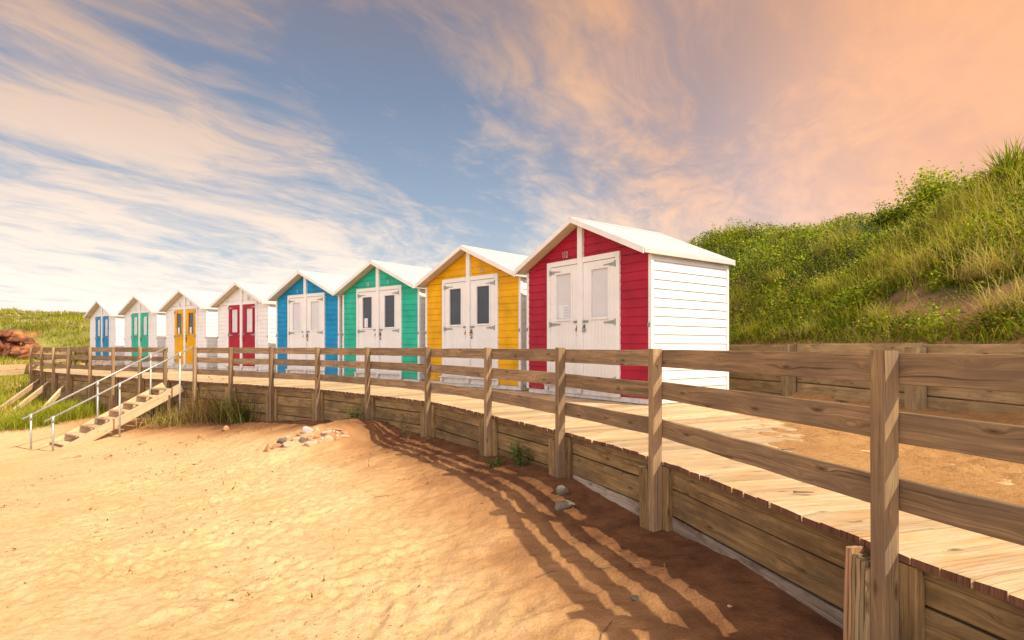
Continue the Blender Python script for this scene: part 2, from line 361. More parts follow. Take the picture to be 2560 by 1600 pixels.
def dimple(cx, cy, a, b_, ang, dep, rim=.35):
    R_ = max(a, b_) * 2.6
    i0, i1 = np.searchsorted(gx, (cx - R_, cx + R_)); j0, j1 = np.searchsorted(gy, (cy - R_, cy + R_))
    if i1 - i0 < 2 or j1 - j0 < 2: return
    X = GX[i0:i1, j0:j1] - cx; Y = GY[i0:i1, j0:j1] - cy; c, s_ = math.cos(ang), math.sin(ang)
    u = (X * c + Y * s_) / a; v = (-X * s_ + Y * c) / b_; q = u * u + v * v
    pits[i0:i1, j0:j1] += dep * (-np.exp(-q * 1.6) + rim * np.exp(-(np.sqrt(q) - 1.45) ** 2 * 5) * (1 + .5 * np.sin(u * 2)))
rp = random.Random(5)
for _ in range(2600):
    cx, cy = rp.uniform(-8, 2.2), rp.uniform(2, 13); a = rp.uniform(.025, .07)
    dimple(cx, cy, a * rp.uniform(1.0, 2.0), a * .7, rp.uniform(0, PI), rp.uniform(.003, .015))
for k in range(9):     # a few trails of footprints
    x, y = rp.uniform(-6, 0), rp.uniform(2.2, 8); an = rp.uniform(0, 2 * PI)
    for j in range(9):
        s_ = 1 if j % 2 else -1
        dimple(x - math.sin(an) * .09 * s_, y + math.cos(an) * .09 * s_, .14, .055, an, .024, .5); x += math.cos(an) * .5; y += math.sin(an) * .5; an += rp.uniform(-.15, .15)
near_wall = curve_dist(GX, GY)
pits = np.sign(pits) * np.abs(pits) ** .9
pits *= np.clip(near_wall / .5, .25, 1)
GZ += pits * .32
GZ = np.where((near_wall < .1) & (rr_ < 40), np.minimum(GZ, -.30), GZ)
# little scour hollows under the wall foot
nx, ny = GX.shape
def sand_h(x, y):
    x = np.atleast_1d(np.asarray(x, float)); y = np.atleast_1d(np.asarray(y, float))
    i = np.clip(np.searchsorted(gx, x) - 1, 0, nx - 2); j = np.clip(np.searchsorted(gy, y) - 1, 0, ny - 2)
    fx = np.clip((x - gx[i]) / (gx[i + 1] - gx[i]), 0, 1); fy = np.clip((y - gy[j]) / (gy[j + 1] - gy[j]), 0, 1)
    return (GZ[i, j] * (1 - fx) + GZ[i + 1, j] * fx) * (1 - fy) + (GZ[i, j + 1] * (1 - fx) + GZ[i + 1, j + 1] * fx) * fy
def sh1(x, y): return float(sand_h(x, y)[0])
def gridfaces(nx, ny):
    I = np.arange(nx * ny).reshape(nx, ny); return np.stack([I[:-1, :-1], I[1:, :-1], I[1:, 1:], I[:-1, 1:]], -1).reshape(-1, 4)
def sandmat(name, c1, c2, c3, damp_shade=True):
    m, t, b, out = newmat(name); gp = t.n('ShaderNodeTexCoord').outputs['Object']
    n1 = t.noise(gp, 1.3, 5, .6); n2 = t.noise(gp, 14, 4, .65)
    c = t.mix(t.math('MULTIPLY_ADD', n1, 3, -1, clamp=True), c1, c2)
    c = t.mix(t.math('MULTIPLY', t.math('MULTIPLY_ADD', n2, 6, -2.9, clamp=True), .65), c, c3)
    n3 = t.noise(gp, 38, 4, .7); c = t.mix(t.math('MULTIPLY', t.math('MULTIPLY_ADD', n3, 9, -5.2, clamp=True), t.math('MULTIPLY_ADD', n1, 4, -1.7, clamp=True)), c, [q * .55 for q in c3])
    sp = t.n('ShaderNodeTexVoronoi'); sp.inputs['Scale'].default_value = 24; t.l(gp, sp.inputs['Vector'])
    spk = t.math('MULTIPLY', t.math('LESS_THAN', sp.outputs['Distance'], .13), t.math('GREATER_THAN', t.noise(gp, 2.4, 3, .6), .56))
    c = t.mix(t.math('MULTIPLY', spk, .6), c, [q * .35 for q in c3])
    if damp_shade:
        dm = t.n('ShaderNodeAttribute', attribute_name='damp_shade').outputs['Fac']
        c = t.mix(t.math('MULTIPLY', dm, 2.2, clamp=True), c, (.50, .27, .12)); c = t.mix(t.math('MULTIPLY_ADD', dm, 1.7, -.7, clamp=True), c, t.mix(t.math('MULTIPLY_ADD', t.noise(gp, 5, 5, .6), 3, -1, clamp=True), (.25, .115, .052), (.135, .062, .032)))  # redder sand by the wall, with railing shade painted into the deeper tone
    t.l(c, b.inputs['Base Color']); b.inputs['Roughness'].default_value = .95; b.inputs['Specular IOR Level'].default_value = .1
    h = t.math('ADD', t.math('MULTIPLY', t.noise(gp, 60, 5, .75), .7), t.math('MULTIPLY', t.noise(gp, 17, 5, .7), 1.3))
    bp = t.n('ShaderNodeBump'); bp.inputs['Strength'].default_value = .9; bp.inputs['Distance'].default_value = .022
    t.l(h, bp.inputs['Height']); t.l(bp.outputs[0], b.inputs['Normal']); return m
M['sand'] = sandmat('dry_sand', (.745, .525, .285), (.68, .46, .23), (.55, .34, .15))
M['sand2'] = sandmat('trodden_sand', (.52, .30, .125), (.45, .24, .095), (.36, .18, .07), damp_shade=False)
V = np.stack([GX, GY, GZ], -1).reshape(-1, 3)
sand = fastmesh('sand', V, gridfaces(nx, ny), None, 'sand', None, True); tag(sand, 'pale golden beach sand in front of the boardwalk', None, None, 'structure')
dmp_shade = np.clip(1.35 - near_wall * .72 + fbm(GX, GY, 2.2, 3, 40) * .28, 0, 1) ** 1.3 * np.clip(1 - (rr_ - 14) / 14, .3, 1) * (rr_ < 45)  # red sand plus painted shade, reaching out over the railing's shadow bands
a_ = sand.data.attributes.new('damp_shade', 'FLOAT', 'POINT'); a_.data.foreach_set('value', dmp_shade.astype(np.float32).ravel())

def at_px(px, py, hfun=None):
    """where the line of sight through a measured spot of the photograph meets the sand"""
    y = 6.0
    for _ in range(60):
        h = (hfun or sh1)((px - 1280) / F * y, y); y2 = (EYE - h) * F / (py - HY); y = y * .5 + y2 * .5
    x = (px - 1280) / F * y; return Vector((x, y, (hfun or sh1)(x, y)))

# ------------------------------------------------------------------ boardwalk deck (structure)
mb = MB(); s = PS[1] - 1.0; s_end = PS[20] + .05
def deck_depth(s):
    return float(np.interp(s, [PS[0], PS[4], PS[5], PS[6], PS[8], PS[12], PS[20]], [2.25, 2.25, 2.7, 3.3, 3.4, 4.2, 6.0]))
rd = random.Random(3); flip = False
while s < s_end:
    w = rd.uniform(.112, .128); s1, s2 = s + .002, min(s + w - .002, s_end)
    if s2 - s1 < .03: break
    o1, o2 = cout(s1), cout(s2); a, b_ = cpos(s1), cpos(s2); e = rd.uniform(0, .010); dd = deck_depth(s)
    e1, e2 = e + rd.uniform(-.004, .004), e + rd.uniform(-.004, .004); zt = rd.uniform(-.002, .002); th = .038
    f1, f2 = a + o1 * e1, b_ + o2 * e2; g1, g2 = a - o1 * dd, b_ - o2 * dd
    ns = 5; vs = []; 
    for k in range(ns + 1):
        u = k / ns; u = u * u; q1 = f1 * (1 - u) + g1 * u; q2 = f2 * (1 - u) + g2 * u; gap = (q2 - q1) / np.linalg.norm(q2 - q1) * .0015
        for q in (q1 + gap, q2 - gap):
            for zz in (zt, zt - th): vs.append((q[0], q[1], zz - (rd.uniform(0, .010) if k == 0 and zz == zt else 0)))
    fs = []; uvs = []; uo, vo = rd.uniform(0, 40), rd.uniform(0, 40); r_ = rd.random()
    for k in range(ns):
        i = 4 * k; j = i + 4; u0 = uo + dd * (k / ns) ** 2; u1 = uo + dd * ((k + 1) / ns) ** 2
        fs.append([i, i + 2, j + 2, j]); uvs.append([(u0, vo), (u0, vo + w), (u1, vo + w), (u1, vo)])
        fs.append([i, j, j + 1, i + 1]); uvs.append([(u0, vo), (u1, vo), (u1, vo + .03), (u0, vo + .03)])
        fs.append([i + 2, i + 3, j + 3, j + 2]); uvs.append([(u0, vo), (u0, vo + .03), (u1, vo + .03), (u1, vo)])
    mb.add(vs, fs, uvs, r_, 'deck')
    mb.add([vs[0], vs[1], vs[3], vs[2]], [[0, 1, 2, 3]], [[(uo, vo), (uo + .03, vo), (uo + .03, vo + w), (uo, vo + w)]], r_, 'deckend')
    s += w
bw = mb.build('boardwalk'); tag(bw, 'raised boardwalk of pale worn planks curving in front of the huts', None, None, 'structure')
# joists beneath the plank ends belong to the retaining wall, built below

# ------------------------------------------------------------------ timber railings
def P3(s, out, z):
    p = cpos(s) + cout(s) * out; return Vector((p[0], p[1], z))
RAILS = [(.165, .295), (.452, .580), (.692, .822)]
def railing(idx, label, ends=(False, False)):
    base = PP[idx[0]]; T = thing('timber_railing', (base.x, base.y, 0), label, 'railing'); off = (base.x, base.y, 0)
    rt = [dict() for _ in idx]
    for k, i in enumerate(idx):
        s_ = PS[i]; tn = ctan(s_); o = cout(s_); W = .068 if i > 3 else .070
        foot = sh1(*(cpos(s_) + o * .05)) - .25; lean = random.uniform(-.006, .006)
        m_ = MB(); c0 = cpos(s_) + o * .041
        m_.plank((c0[0], c0[1], foot), (c0[0] + tn[0] * lean, c0[1] + tn[1] * lean, .835 + random.uniform(-.004, .006)), W, .078, (tn[0], tn[1], 0), ch=.003, n=6, jit=.0015)
        m_.build('post', 'post', T, off=off)
    for k in range(len(idx) - 1):
        s0, s1_ = PS[idx[k]], PS[idx[k + 1]]
        if idx[k] == 1: s0 = s0
        for a, b_ in RAILS:
            m_ = MB(); ins = .0165
            q0, q1 = P3(s0, -ins, 0), P3(s1_, -ins, 0); d = (q1 - q0).normalized(); g = .004
            j0, j1 = random.uniform(-.005, .005), random.uniform(-.005, .005); zc = (a + b_) / 2
            m_.plank(q0 + d * g + Vector((0, 0, zc + j0)), q1 - d * g + Vector((0, 0, zc + j1)), b_ - a, .030, (0, 0, 1), ch=.003, n=7, jit=.0022)
            nn = Vector((-d.y, d.x, 0)); nn = nn if nn.dot(Vector((*cout(s0), 0))) > 0 else -nn
            m_.build('rail', 'rail', T, off=off)
    return T
railing(list(range(1, 13)), 'long weathered timber railing with three rails curving from the steps to the right edge')
TL = railing(list(range(13, 21)), 'weathered timber railing left of the steps in front of the white-walled huts')
def straight_rail(name, pts, label, topz=.822, mat='rail'):
    T = thing(name, (pts[0][0], pts[0][1], 0), label, 'railing'); off = (pts[0][0], pts[0][1], 0)
    for k, p in enumerate(pts):
        if k == 0 and name == 'side_railing': continue
        m_ = MB(); m_.plank((p[0], p[1], -.05), (p[0], p[1], .83), .07, .075, (1, 0, 0), n=3, jit=.001); m_.build('post', 'post', T, off=off)
    for k in range(len(pts) - 1):
        a, b_ = Vector((*pts[k], 0)), Vector((*pts[k + 1], 0)); d = (b_ - a).normalized(); sd = Vector((-d.y, d.x, 0)) * .052
        if sd.x < 0: sd = -sd
        for lo, hi in RAILS:
            m_ = MB(); m_.plank(a + sd + d * .045 + Vector((0, 0, (lo + hi) / 2)), b_ + sd - d * .004 + Vector((0, 0, (lo + hi) / 2)), hi - lo, .03, (0, 0, 1), n=4, jit=.002); m_.build('rail', mat, T, off=off)
straight_rail('side_railing', [(-17.93, 21.63), (-18.95, 23.6), (-19.95, 25.55), (-20.95, 27.45)], 'sunlit side railing closing the far left end of the boardwalk', mat='stair')  # paler timber colour puts the sunlight into these rails
straight_rail('rear_railing', [(-20.80, 27.55), (-20.05, 27.25)], 'short shaded railing between the side railing and the last hut')

# ------------------------------------------------------------------ retaining wall under the deck
def retaining(idx, label, nrows, white=()):
    base = PP[idx[0]]; off = (base.x, base.y, 0); T = thing('retaining_wall', off, label, 'retaining wall')
    for k in range(len(idx) - 1):
        s0, s1_ = PS[idx[k]], PS[idx[k + 1]]
        a = P3(s0, -.055, 0); b_ = P3(s1_, -.055, 0); d = (b_ - a).normalized(); nrm = Vector((-d.y, d.x, 0))
        m_ = MB(); m_.plank(a + Vector((0, 0, -.062)), b_ + Vector((0, 0, -.062)), .052, .05, (0, 0, 1), n=4, jit=.002, rnd=.15); m_.build('beam', 'wall', T, off=off)
        z = -.089
        for r_ in range(nrows):
            hh = .113 if r_ == 0 else .193; inn = -.012 - random.uniform(0, .008); j0, j1 = random.uniform(-.004, .004), random.uniform(-.006, .006)
            wm = 'white_plank' if (idx[k] in white and r_ == 2) else 'wall'
            m_ = MB(); m_.plank(a + nrm * inn + Vector((0, 0, z - hh / 2 + j0)), b_ + nrm * inn + Vector((0, 0, z - hh / 2 + j1)), hh, .045, (0, 0, 1), n=8, jit=.0018, ch=.006); m_.build('plank', wm, T, off=off)
            z -= hh + .011
        # dark board behind the plank gaps
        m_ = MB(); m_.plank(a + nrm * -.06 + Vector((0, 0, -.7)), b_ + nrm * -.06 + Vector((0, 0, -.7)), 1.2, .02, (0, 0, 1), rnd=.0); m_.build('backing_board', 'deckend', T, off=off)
    for k, i in enumerate(idx):
        s_ = PS[i]; tn = ctan(s_); o = cout(s_); c = cpos(s_)
        if i in (1, 2): continue
        foot = sh1(*(c + o * .08)) - .3
        if i in (12,): continue
        # square pile behind the rail post
        q = c - o * .025 - tn * .055; m_ = MB(); m_.plank((q[0], q[1], foot), (q[0], q[1], -.045), .10, .05, (tn[0], tn[1], 0), n=3, jit=.002, ch=.006); m_.build('pile', 'wall', T, off=off)
        # short stout post beside it, towards the far end
        w = .115 if i != 3 else .125; q = c + o * .045 + tn * (.034 + w / 2 + .003); top = -.075 + random.uniform(-.02, .015)
        if i == 3:
            # splintered: several slivers of split timber with unequal tops, on a sound lower stump
            m_ = MB(); m_.plank((q[0], q[1], foot), (q[0], q[1], -.30), w, .07, (tn[0], tn[1], 0), n=3, jit=.002, ch=.006, mat='wall')
            for u_, ww, tz, mt in ((.050, .022, -.035, 'split'), (.031, .015, -.03, 'split'), (.013, .020, -.055, 'back'), (-.008, .021, -.065, 'back'), (-.030, .022, -.07, 'back'), (-.052, .020, -.09, 'back')):
                p = q + tn * u_; m_.plank((p[0] + o[0] * .012, p[1] + o[1] * .012, -.62), (p[0] + o[0] * .006, p[1] + o[1] * .006, tz), ww, .09, (tn[0], tn[1], 0), n=5, jit=.003, ch=.004, mat=mt, taper=.8)
            m_.build('splintered_post', None, T, off=off)
        else:
            lean = (-.05 if i > 14 else random.uniform(-.01, .01))
            m_ = MB(); m_.plank((q[0] - o[0] * lean, q[1] - o[1] * lean, foot), (q[0] + o[0] * lean, q[1] + o[1] * lean, top), w, .09, (tn[0], tn[1], 0), n=4, jit=.003, ch=.008); m_.build('short_post', 'wall', T, off=off)
    return T
retaining(list(range(1, 13)), 'tan planked retaining wall holding up the boardwalk right of the steps', 4, white=(2, 3, 4))
retaining([12, 13], 'short planked retaining wall behind the beach steps', 5)
RL = retaining(list(range(13, 21)), 'shaded planked retaining wall with leaning short posts left of the steps', 6)
off = tuple(RL.location)
# end wall return
m_ = MB()
a = Vector((-17.9, 21.6, 0)); b_ = Vector((-20.9, 27.4, 0))
for r_ in range(6): 
    m_ = MB(); m_.plank(a + Vector((0, 0, -.19 - .204 * r_)), b_ + Vector((0, 0, -.19 - .204 * r_)), .193, .05, (0, 0, 1), n=4, jit=.002); m_.build('plank', 'wall', RL, off=off)
for p0, p1 in (((-16.55, 20.25, -.36), (-16.35, 18.3, -1.25)), ((-15.5, 19.35, -.40), (-15.35, 17.45, -1.35)), ((-14.15, 18.25, -.46), (-13.75, 16.6, -1.3))):
    m_ = MB(); m_.plank(p0, p1, .15, .07, (0, 0, 1), n=3, jit=.002); m_.build('brace', 'stair', RL, off=off)

# low sunlit timber edge beyond the left end
T = thing('timber_edging', (-17.2, 20.6, 0), 'low sunlit plank edging with square posts at the far left', 'edging'); off = (-17.2, 20.6, 0)
E0, E1 = Vector((-18.2, 22.0, 0)), Vector((-14.6, 15.6, 0)); E0 = Vector((-18.25, 22.3, 0)); E1 = Vector((-17.9, 19.6, 0)); E2 = Vector((-18.2, 16.5, 0))
for a, b_ in ((E0, E1), (E1, E2)):
    for z in (.10, -.09):
        m_ = MB(); m_.plank(a + Vector((0, 0, z)), b_ + Vector((0, 0, z)), .18, .05, (0, 0, 1), n=3, jit=.002); m_.build('plank', 'stair', T, off=off)
for p in (E1,):
    m_ = MB(); m_.plank((p.x, p.y - .1, -.9), (p.x, p.y - .1, .17), .16, .16, (1, 0, 0)); m_.build('post', 'stair', T, off=off)

# ------------------------------------------------------------------ beach steps and pipe handrails
A0, A1 = Vector((-8.10, 14.28, 0)), Vector((-9.98, 12.32, 0)); B0 = Vector((-8.80, 14.74, 0)); B1 = Vector((-10.68, 12.78, 0))
DZ = 1.50; T = thing('beach_steps', (-9.4, 13.5, -1.2), 'open timber steps leading down from the boardwalk to the sand', 'steps'); off = (-9.4, 13.5, -1.2)
dS = (A1 - A0).normalized(); acr = (B0 - A0).normalized()
for a, b_ in ((A0, A1), (B0, B1)):
    m_ = MB(); m_.plank(a + dS * .05 + Vector((0, 0, -.155)), b_ + Vector((0, 0, -.13 - DZ)), .21, .05, (0, 0, 1), n=6, jit=.002); m_.build('stringer', 'stair', T, off=off)
for k in range(1, 10):
    u = k / 9.6; c = A0.lerp(A1, u) + Vector((0, 0, -.045 - DZ * u)); e = B0.lerp(B1, u) + Vector((0, 0, -.045 - DZ * u)); dd = (e - c).normalized()
    m_ = MB(); m_.plank(c + dd * .027, e - dd * .027, .21, .035, dS, n=2, jit=.001); m_.build('tread', 'stair', T, off=off)
for a, b_ in ((A0, A1), (B0, B1)):
    p = a.lerp(b_, .12); m_ = MB(); m_.plank((p.x, p.y, sh1(p.x, p.y) - .2), (p.x, p.y, -.33), .07, .07, (1, 0, 0)); m_.build('support_post', 'wall', T, off=off)
for nm, a, b_, us in (('right', Vector((-7.78, 14.1, .84)), Vector((-9.86, 12.2, -.74)), (.10, .53, .95)), ('left', Vector((-8.78, 14.72, .83)), Vector((-10.62, 12.55, -.73)), (.13, .52, .95))):
    T = thing('pipe_handrail', (b_.x, b_.y, -1.4), f'galvanised pipe handrail on the {nm} side of the beach steps', 'handrail', 'pipe handrails of the steps'); off = tuple(T.location)
    m_ = MB(); m_.tube([a, b_], .021, 10); m_.build('rail_pipe', 'pipe', T, True, off)
    for u in us:
        p = a.lerp(b_, u); m_ = MB(); g = sh1(p.x, p.y) - .1; m_.tube([(p.x, p.y, g), (p.x, p.y, p.z - .03)], .021, 10); m_.build('upright', 'pipe', T, True, off)
        m_ = MB(); m_.tube([(p.x, p.y, p.z - .11), (p.x, p.y, p.z + .005)], .030, 10); d = (b_ - a).normalized(); m_.tube([p - d * .04, p + d * .04], .029, 10); m_.build('clamp', 'pipe', T, True, off)

# ------------------------------------------------------------------ back retaining wall
T = thing('sleeper_wall', (5.2, 5, 0), 'low wall of heavy timber sleepers at the foot of the grassy dune', 'retaining wall'); off = (5.2, 5, 0)
ws = WPS[1]; k = 0
post_s = []
pst = [WPS[2] - .4, WPS[3] - .6, WPS[4] + .05, WPS[5] + .05]
x = pst[-1]
while x < WPS[14]: x += 2.6; pst.append(x)
prev = WPS[1]
for s_ in pst:
    a = wpos(prev); b_ = wpos(s_)
    top = .89 + random.uniform(-.015, .01)
    z = top
    for r_ in range(5):
        hh = .20; m_ = MB(); a3 = Vector((a[0], a[1], z - hh / 2)); b3 = Vector((b_[0], b_[1], z - hh / 2)); n_ = wnrm((prev + s_) / 2); jj = random.uniform(0, .02)
        m_.plank(a3 + Vector((n_[0], n_[1], 0)) * jj, b3 + Vector((n_[0], n_[1], 0)) * jj, hh, .09, (0, 0, 1), ch=.012, n=6, jit=.003)
        m_.build('sleeper', 'back', T, off=off); z -= hh + .008
    n_ = wnrm(s_); q = b_ - n_ * .13; m_ = MB(); m_.plank((q[0], q[1], -.3), (q[0], q[1], top - .0 - random.uniform(0, .04)), .17, .16, (n_[0], n_[1], 0), ch=.012, n=4, jit=.003)
    m_.build('post', 'back', T, off=off); prev = s_

# ------------------------------------------------------------------ terrace sand behind the deck (structure)
SS = np.concatenate([np.linspace(PS[0], PS[1] + .3, 20)[:-1], np.arange(PS[1] + .3, PS[5], .035), np.linspace(PS[5], PS[20] - .3, 90)]); ns_, nd_ = len(SS), 150; V = []; 
for i, s_ in enumerate(SS):
    c = cpos(min(s_, CS[-1])) + (ctan(PS[20])*(s_ - CS[-1]) if s_ > CS[-1] else 0); o = cout(min(s_, CS[-1]))
    for j in range(nd_): 
        d = .35 + 6.6 * (j / (nd_ - 1)) ** 1.15; p = c - o * d; V.append((p[0], p[1], s_, d))
V = np.array(V); X, Y, S_, D_ = V.T
# cover: sand lies over the boards near the right end
lim = np.interp(S_, [PS[2], PS[3], PS[3] + .9, PS[4] - .2, PS[4] + .25, PS[4] + .7, PS[5]], [1.0, 1.05, 1.15, 1.12, 1.45, 2.1, 3.5])
lim = lim + fbm(X, Y, 1.1, 3, 79) * .25
cov = np.clip((D_ - lim) / .35, -1, 1) * .016 + .003 + fbm(X * .5 + Y * 1.2, Y * .5 - X * 1.2 + D_ * 2, 2.1, 4, 77) * .0085
cov += .010 * np.clip((PS[3] - S_) / 1.5, 0, 1)
H = np.where(D_ < np.array([deck_depth(q) for q in S_]) - .02, cov, np.maximum(cov, -.02 + fbm(X, Y, 5, 3, 8) * .02))
H = np.where(S_ > PS[5], -.05 + fbm(X, Y, 5, 3, 8) * .02, H)
# drifts against the sleeper wall
best = np.full(len(X), 1e9)
for q in np.arange(WPS[1], WPS[7], .25): w_ = wpos(q); best = np.minimum(best, np.hypot(X - w_[0], Y - w_[1]))
H += np.clip(1 - best / .9, 0, 1) ** 1.5 * (.10 + .30 * np.maximum(0, fbm(X, Y, 1.3, 3, 31) + .15))
H += np.clip((3.2 - np.hypot(X - 4.2, Y - 4.6)) / 1.5, 0, 1) * fbm(X, Y, 7, 3, 35) * .05 * (D_ > 1.6)
ter = fastmesh('sand_terrace', np.stack([X, Y, H], 1), gridfaces(ns_, nd_), None, 'sand2', None, True); tag(ter, 'orange trodden sand lying over the boardwalk and under the huts', None, None, 'structure')

# ------------------------------------------------------------------ dune (structure)
GSs = np.array([WPS[0], WPS[4], WPS[6], WPS[8], WPS[9], WPS[10], WPS[12], WPS[13], WPS[14], WPS[15], WPS[16], WPS[17], WPS[19]])
HCv = np.array([3.55, 3.68, 3.72, 3.70, 2.9, 2.45, 2.3, 2.4, 3.0, 3.35, 3.5, 3.7, 3.8]); WDv = np.array([4.3, 4.3, 4.2, 4.6, 5, 6, 8, 10, 13, 14, 15, 14, 14]); H0v = np.array([.84, .84, .84, .84, .84, .84, .84, .6, .35, .2, .15, .1, .1])
CLF = np.array([0, 0, 0, 0, 0, 0, 0, 0, 0, .0, .7, 1, 1])
def hill_h(s_, d):
    Hc = np.interp(s_, GSs, HCv); Wd = np.interp(s_, GSs, WDv); H0 = np.interp(s_, GSs, H0v); cl = np.interp(s_, GSs, CLF)
    u = np.clip(d / Wd, 0, 1); g = np.sin(u * PI / 2) ** 1.15 * .55 + u * .45
    g2 = np.clip((u - .02) / .06, 0, 1) * .50 + .50 * np.clip((u - .08) / .92, 0, 1)
    g = g * (1 - cl) + g2 * cl
    p = wpos(s_) ; n_ = wnrm(s_); x = p[..., 0] + n_[..., 0] * d; y = p[..., 1] + n_[..., 1] * d
    amp = np.clip(d / 1.2, 0, 1) * .5 + .02
    h = H0 + (Hc - H0) * g + amp * (fbm(x, y, .45, 3, 60) * .6 + fbm(x, y, 1.5, 3, 61) * .42)
    h += cl * (fbm(x, y, .8, 4, 66) * 1.3 - np.abs(fbm(x, y, 1.9, 3, 67)) * .9) * np.clip(u / .05, 0, 1) * np.clip((.4 - u) / .2, 0, 1)
    h -= np.clip((d - Wd) / 40, 0, 1) * 3.0
    return x, y, h
sv = np.concatenate([np.arange(0, WPS[17], .25), np.linspace(WPS[17], WS[-1], 60)]); dv = np.concatenate([np.arange(0, 16, .22), np.array([17, 19, 22, 27, 35, 50, 80, 130])])
S2, D2 = np.meshgrid(sv, dv, indexing='ij'); hx, hy_, hz = hill_h(S2, D2)
m, t, b, out = newmat('dune_earth'); gp = t.n('ShaderNodeTexCoord').outputs['Object']; at = t.n('ShaderNodeAttribute', attribute_name='ground').outputs['Color']
n1 = t.noise(gp, 2.2, 6, .65); sc = t.n('ShaderNodeVectorMath', operation='SCALE'); t.l(at, sc.inputs[0]); t.l(t.math('MULTIPLY_ADD', n1, 1.6, .2), sc.inputs['Scale']); t.l(sc.outputs[0], b.inputs['Base Color'])
b.inputs['Roughness'].default_value = .95; bp = t.n('ShaderNodeBump'); bp.inputs['Strength'].default_value = .7; bp.inputs['Distance'].default_value = .08; t.l(t.noise(gp, 5, 6, .7), bp.inputs['Height']); t.l(bp.outputs[0], b.inputs['Normal']); M['dune'] = m
dune = fastmesh('dune', np.stack([hx, hy_, hz], -1).reshape(-1, 3), gridfaces(*hx.shape), None, 'dune', None, True)
tag(dune, 'grassy sand dune rising behind the huts', None, None, 'structure')
cl2 = np.interp(S2, GSs, CLF); u2 = D2 / np.interp(S2, GSs, WDv)
sandc = np.array([.40, .21, .10]); grc = np.array([.05, .06, .014]); redc = np.array([.36, .095, .035]); farc = np.array([.22, .21, .045])
veg = np.clip((D2 - .5 + fbm(hx, hy_, .8, 3, 90) * 1.6) / .8, 0, 1)[..., None]; c_ = sandc * (1 - veg) + grc * veg
lf = np.clip((S2 - WPS[12]) / 5, 0, 1)[..., None]; c_ = c_ * (1 - lf) + farc * lf
rk = (np.clip(cl2 * 2.5 - .9, 0, 1) * np.clip((.15 + fbm(hx, hy_, .4, 3, 93) * .16 - u2) / .015, 0, 1))[..., None]; rn_ = np.clip(fbm(hx, hy_ + hz * 2.5, 1.0, 4, 99) * 5 + .45, 0, 1)[..., None]; c_ = c_ * (1 - rk) + (redc * rn_ + np.array([.09, .035, .02]) * (1 - rn_)) * rk
bn = fbm(hx, hy_, .35, 3, 97)[..., None]; c_ = c_ * (1 + bn * .5)
a_ = dune.data.attributes.new('ground', 'FLOAT_COLOR', 'POINT'); a_.data.foreach_set('color', np.concatenate([c_, np.ones_like(rk)], -1).astype(np.float32).ravel())

# ------------------------------------------------------------------ vegetation generators
def blades(P, L, W, az, tilt, curve, c0, c1, seg=3):
    """P (n,3) roots; each blade a tapering bent ribbon. c0 root tint, c1 tip tint (n,3)"""
    n = len(P); us = np.linspace(0, 1, seg + 1); h = np.stack([np.cos(az), np.sin(az), np.zeros(n)], 1); sd = np.stack([-np.sin(az), np.cos(az), np.zeros(n)], 1)
    vs = np.zeros((n, (seg + 1) * 2, 3)); tc = np.zeros_like(vs); pos = P.copy(); ang = tilt.copy()
    for k, u in enumerate(us):
        w = (W * (1 - u) ** .7 * .5 + .0004)[:, None]; vs[:, 2 * k] = pos - sd * w; vs[:, 2 * k + 1] = pos + sd * w
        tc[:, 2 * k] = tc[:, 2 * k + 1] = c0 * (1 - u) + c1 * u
        st = (L / seg)[:, None]; pos = pos + (h * np.sin(ang)[:, None] + np.array([0, 0, 1]) * np.cos(ang)[:, None]) * st; ang = ang + curve / seg
    b = np.arange(n)[:, None] * (seg + 1) * 2
    f = np.concatenate([np.stack([b + 2 * k, b + 2 * k + 1, b + 2 * k + 3, b + 2 * k + 2], -1).reshape(-1, 4) for k in range(seg)])
    return vs.reshape(-1, 3), f, tc.reshape(-1, 3)
def leaves(P, size, c, up=.5, nb=1.6):
    n = len(P); d = RNG.normal(size=(n, 3)); d[:, 2] = d[:, 2] * .5; d /= np.linalg.norm(d, axis=1)[:, None]
    nn = RNG.normal(size=(n, 3)) * .75; nn[:, 2] += up * 2; nn -= d * (nn * d).sum(1)[:, None]; nn /= np.linalg.norm(nn, axis=1)[:, None]; s_ = np.cross(d, nn); L = size[:, None]
    vs = np.stack([P, P + d * L * .5 + s_ * L * .32 + nn * L * .08, P + d * L - nn * L * .12, P + d * L * .5 - s_ * L * .32 + nn * L * .08], 1)
    f = np.arange(n * 4).reshape(-1, 4); return vs.reshape(-1, 3), f, np.repeat(c, 4, 0)
def join(parts):
    V, Fc, T_ = [], [], []; o = 0
    for v, f, t_ in parts: V.append(v); Fc.append(f + o); T_.append(t_); o += len(v)
    return np.concatenate(V), np.concatenate(Fc), np.concatenate(T_)
def tints(n, cols, var=.25):
    cols = np.array(cols, float); k = RNG.integers(0, len(cols), n); c = cols[k]; return c * (1 + RNG.uniform(-var, var, (n, 1)))
GREEN = [(.20, .31, .018), (.31, .38, .02), (.11, .19, .012), (.38, .40, .025)]
YG = [(.40, .40, .03), (.33, .37, .025), (.46, .42, .05)]
STRAW = [(.56, .45, .17), (.64, .52, .24), (.44, .32, .11), (.38, .36, .06)]
DARK = [(.05, .08, .01), (.07, .09, .012)]
def on_hill(n, s0, s1, d0, d1, dens=None):
    s_ = RNG.uniform(s0, s1, n); d = RNG.uniform(d0, d1, n)
    if dens is not None:
        x, y, h = hill_h(s_, d); k = RNG.uniform(0, 1, n) < dens(x, y, s_, d); s_, d = s_[k], d[k]
    x, y, h = hill_h(s_, d); return np.stack([x, y, h], 1), s_, d
def clump(x, y, sc=1.1, seed=120): return fbm(x, y, sc, 3, seed)
W_A, W_B = WPS[2] + 1, WPS[8] + 2.5
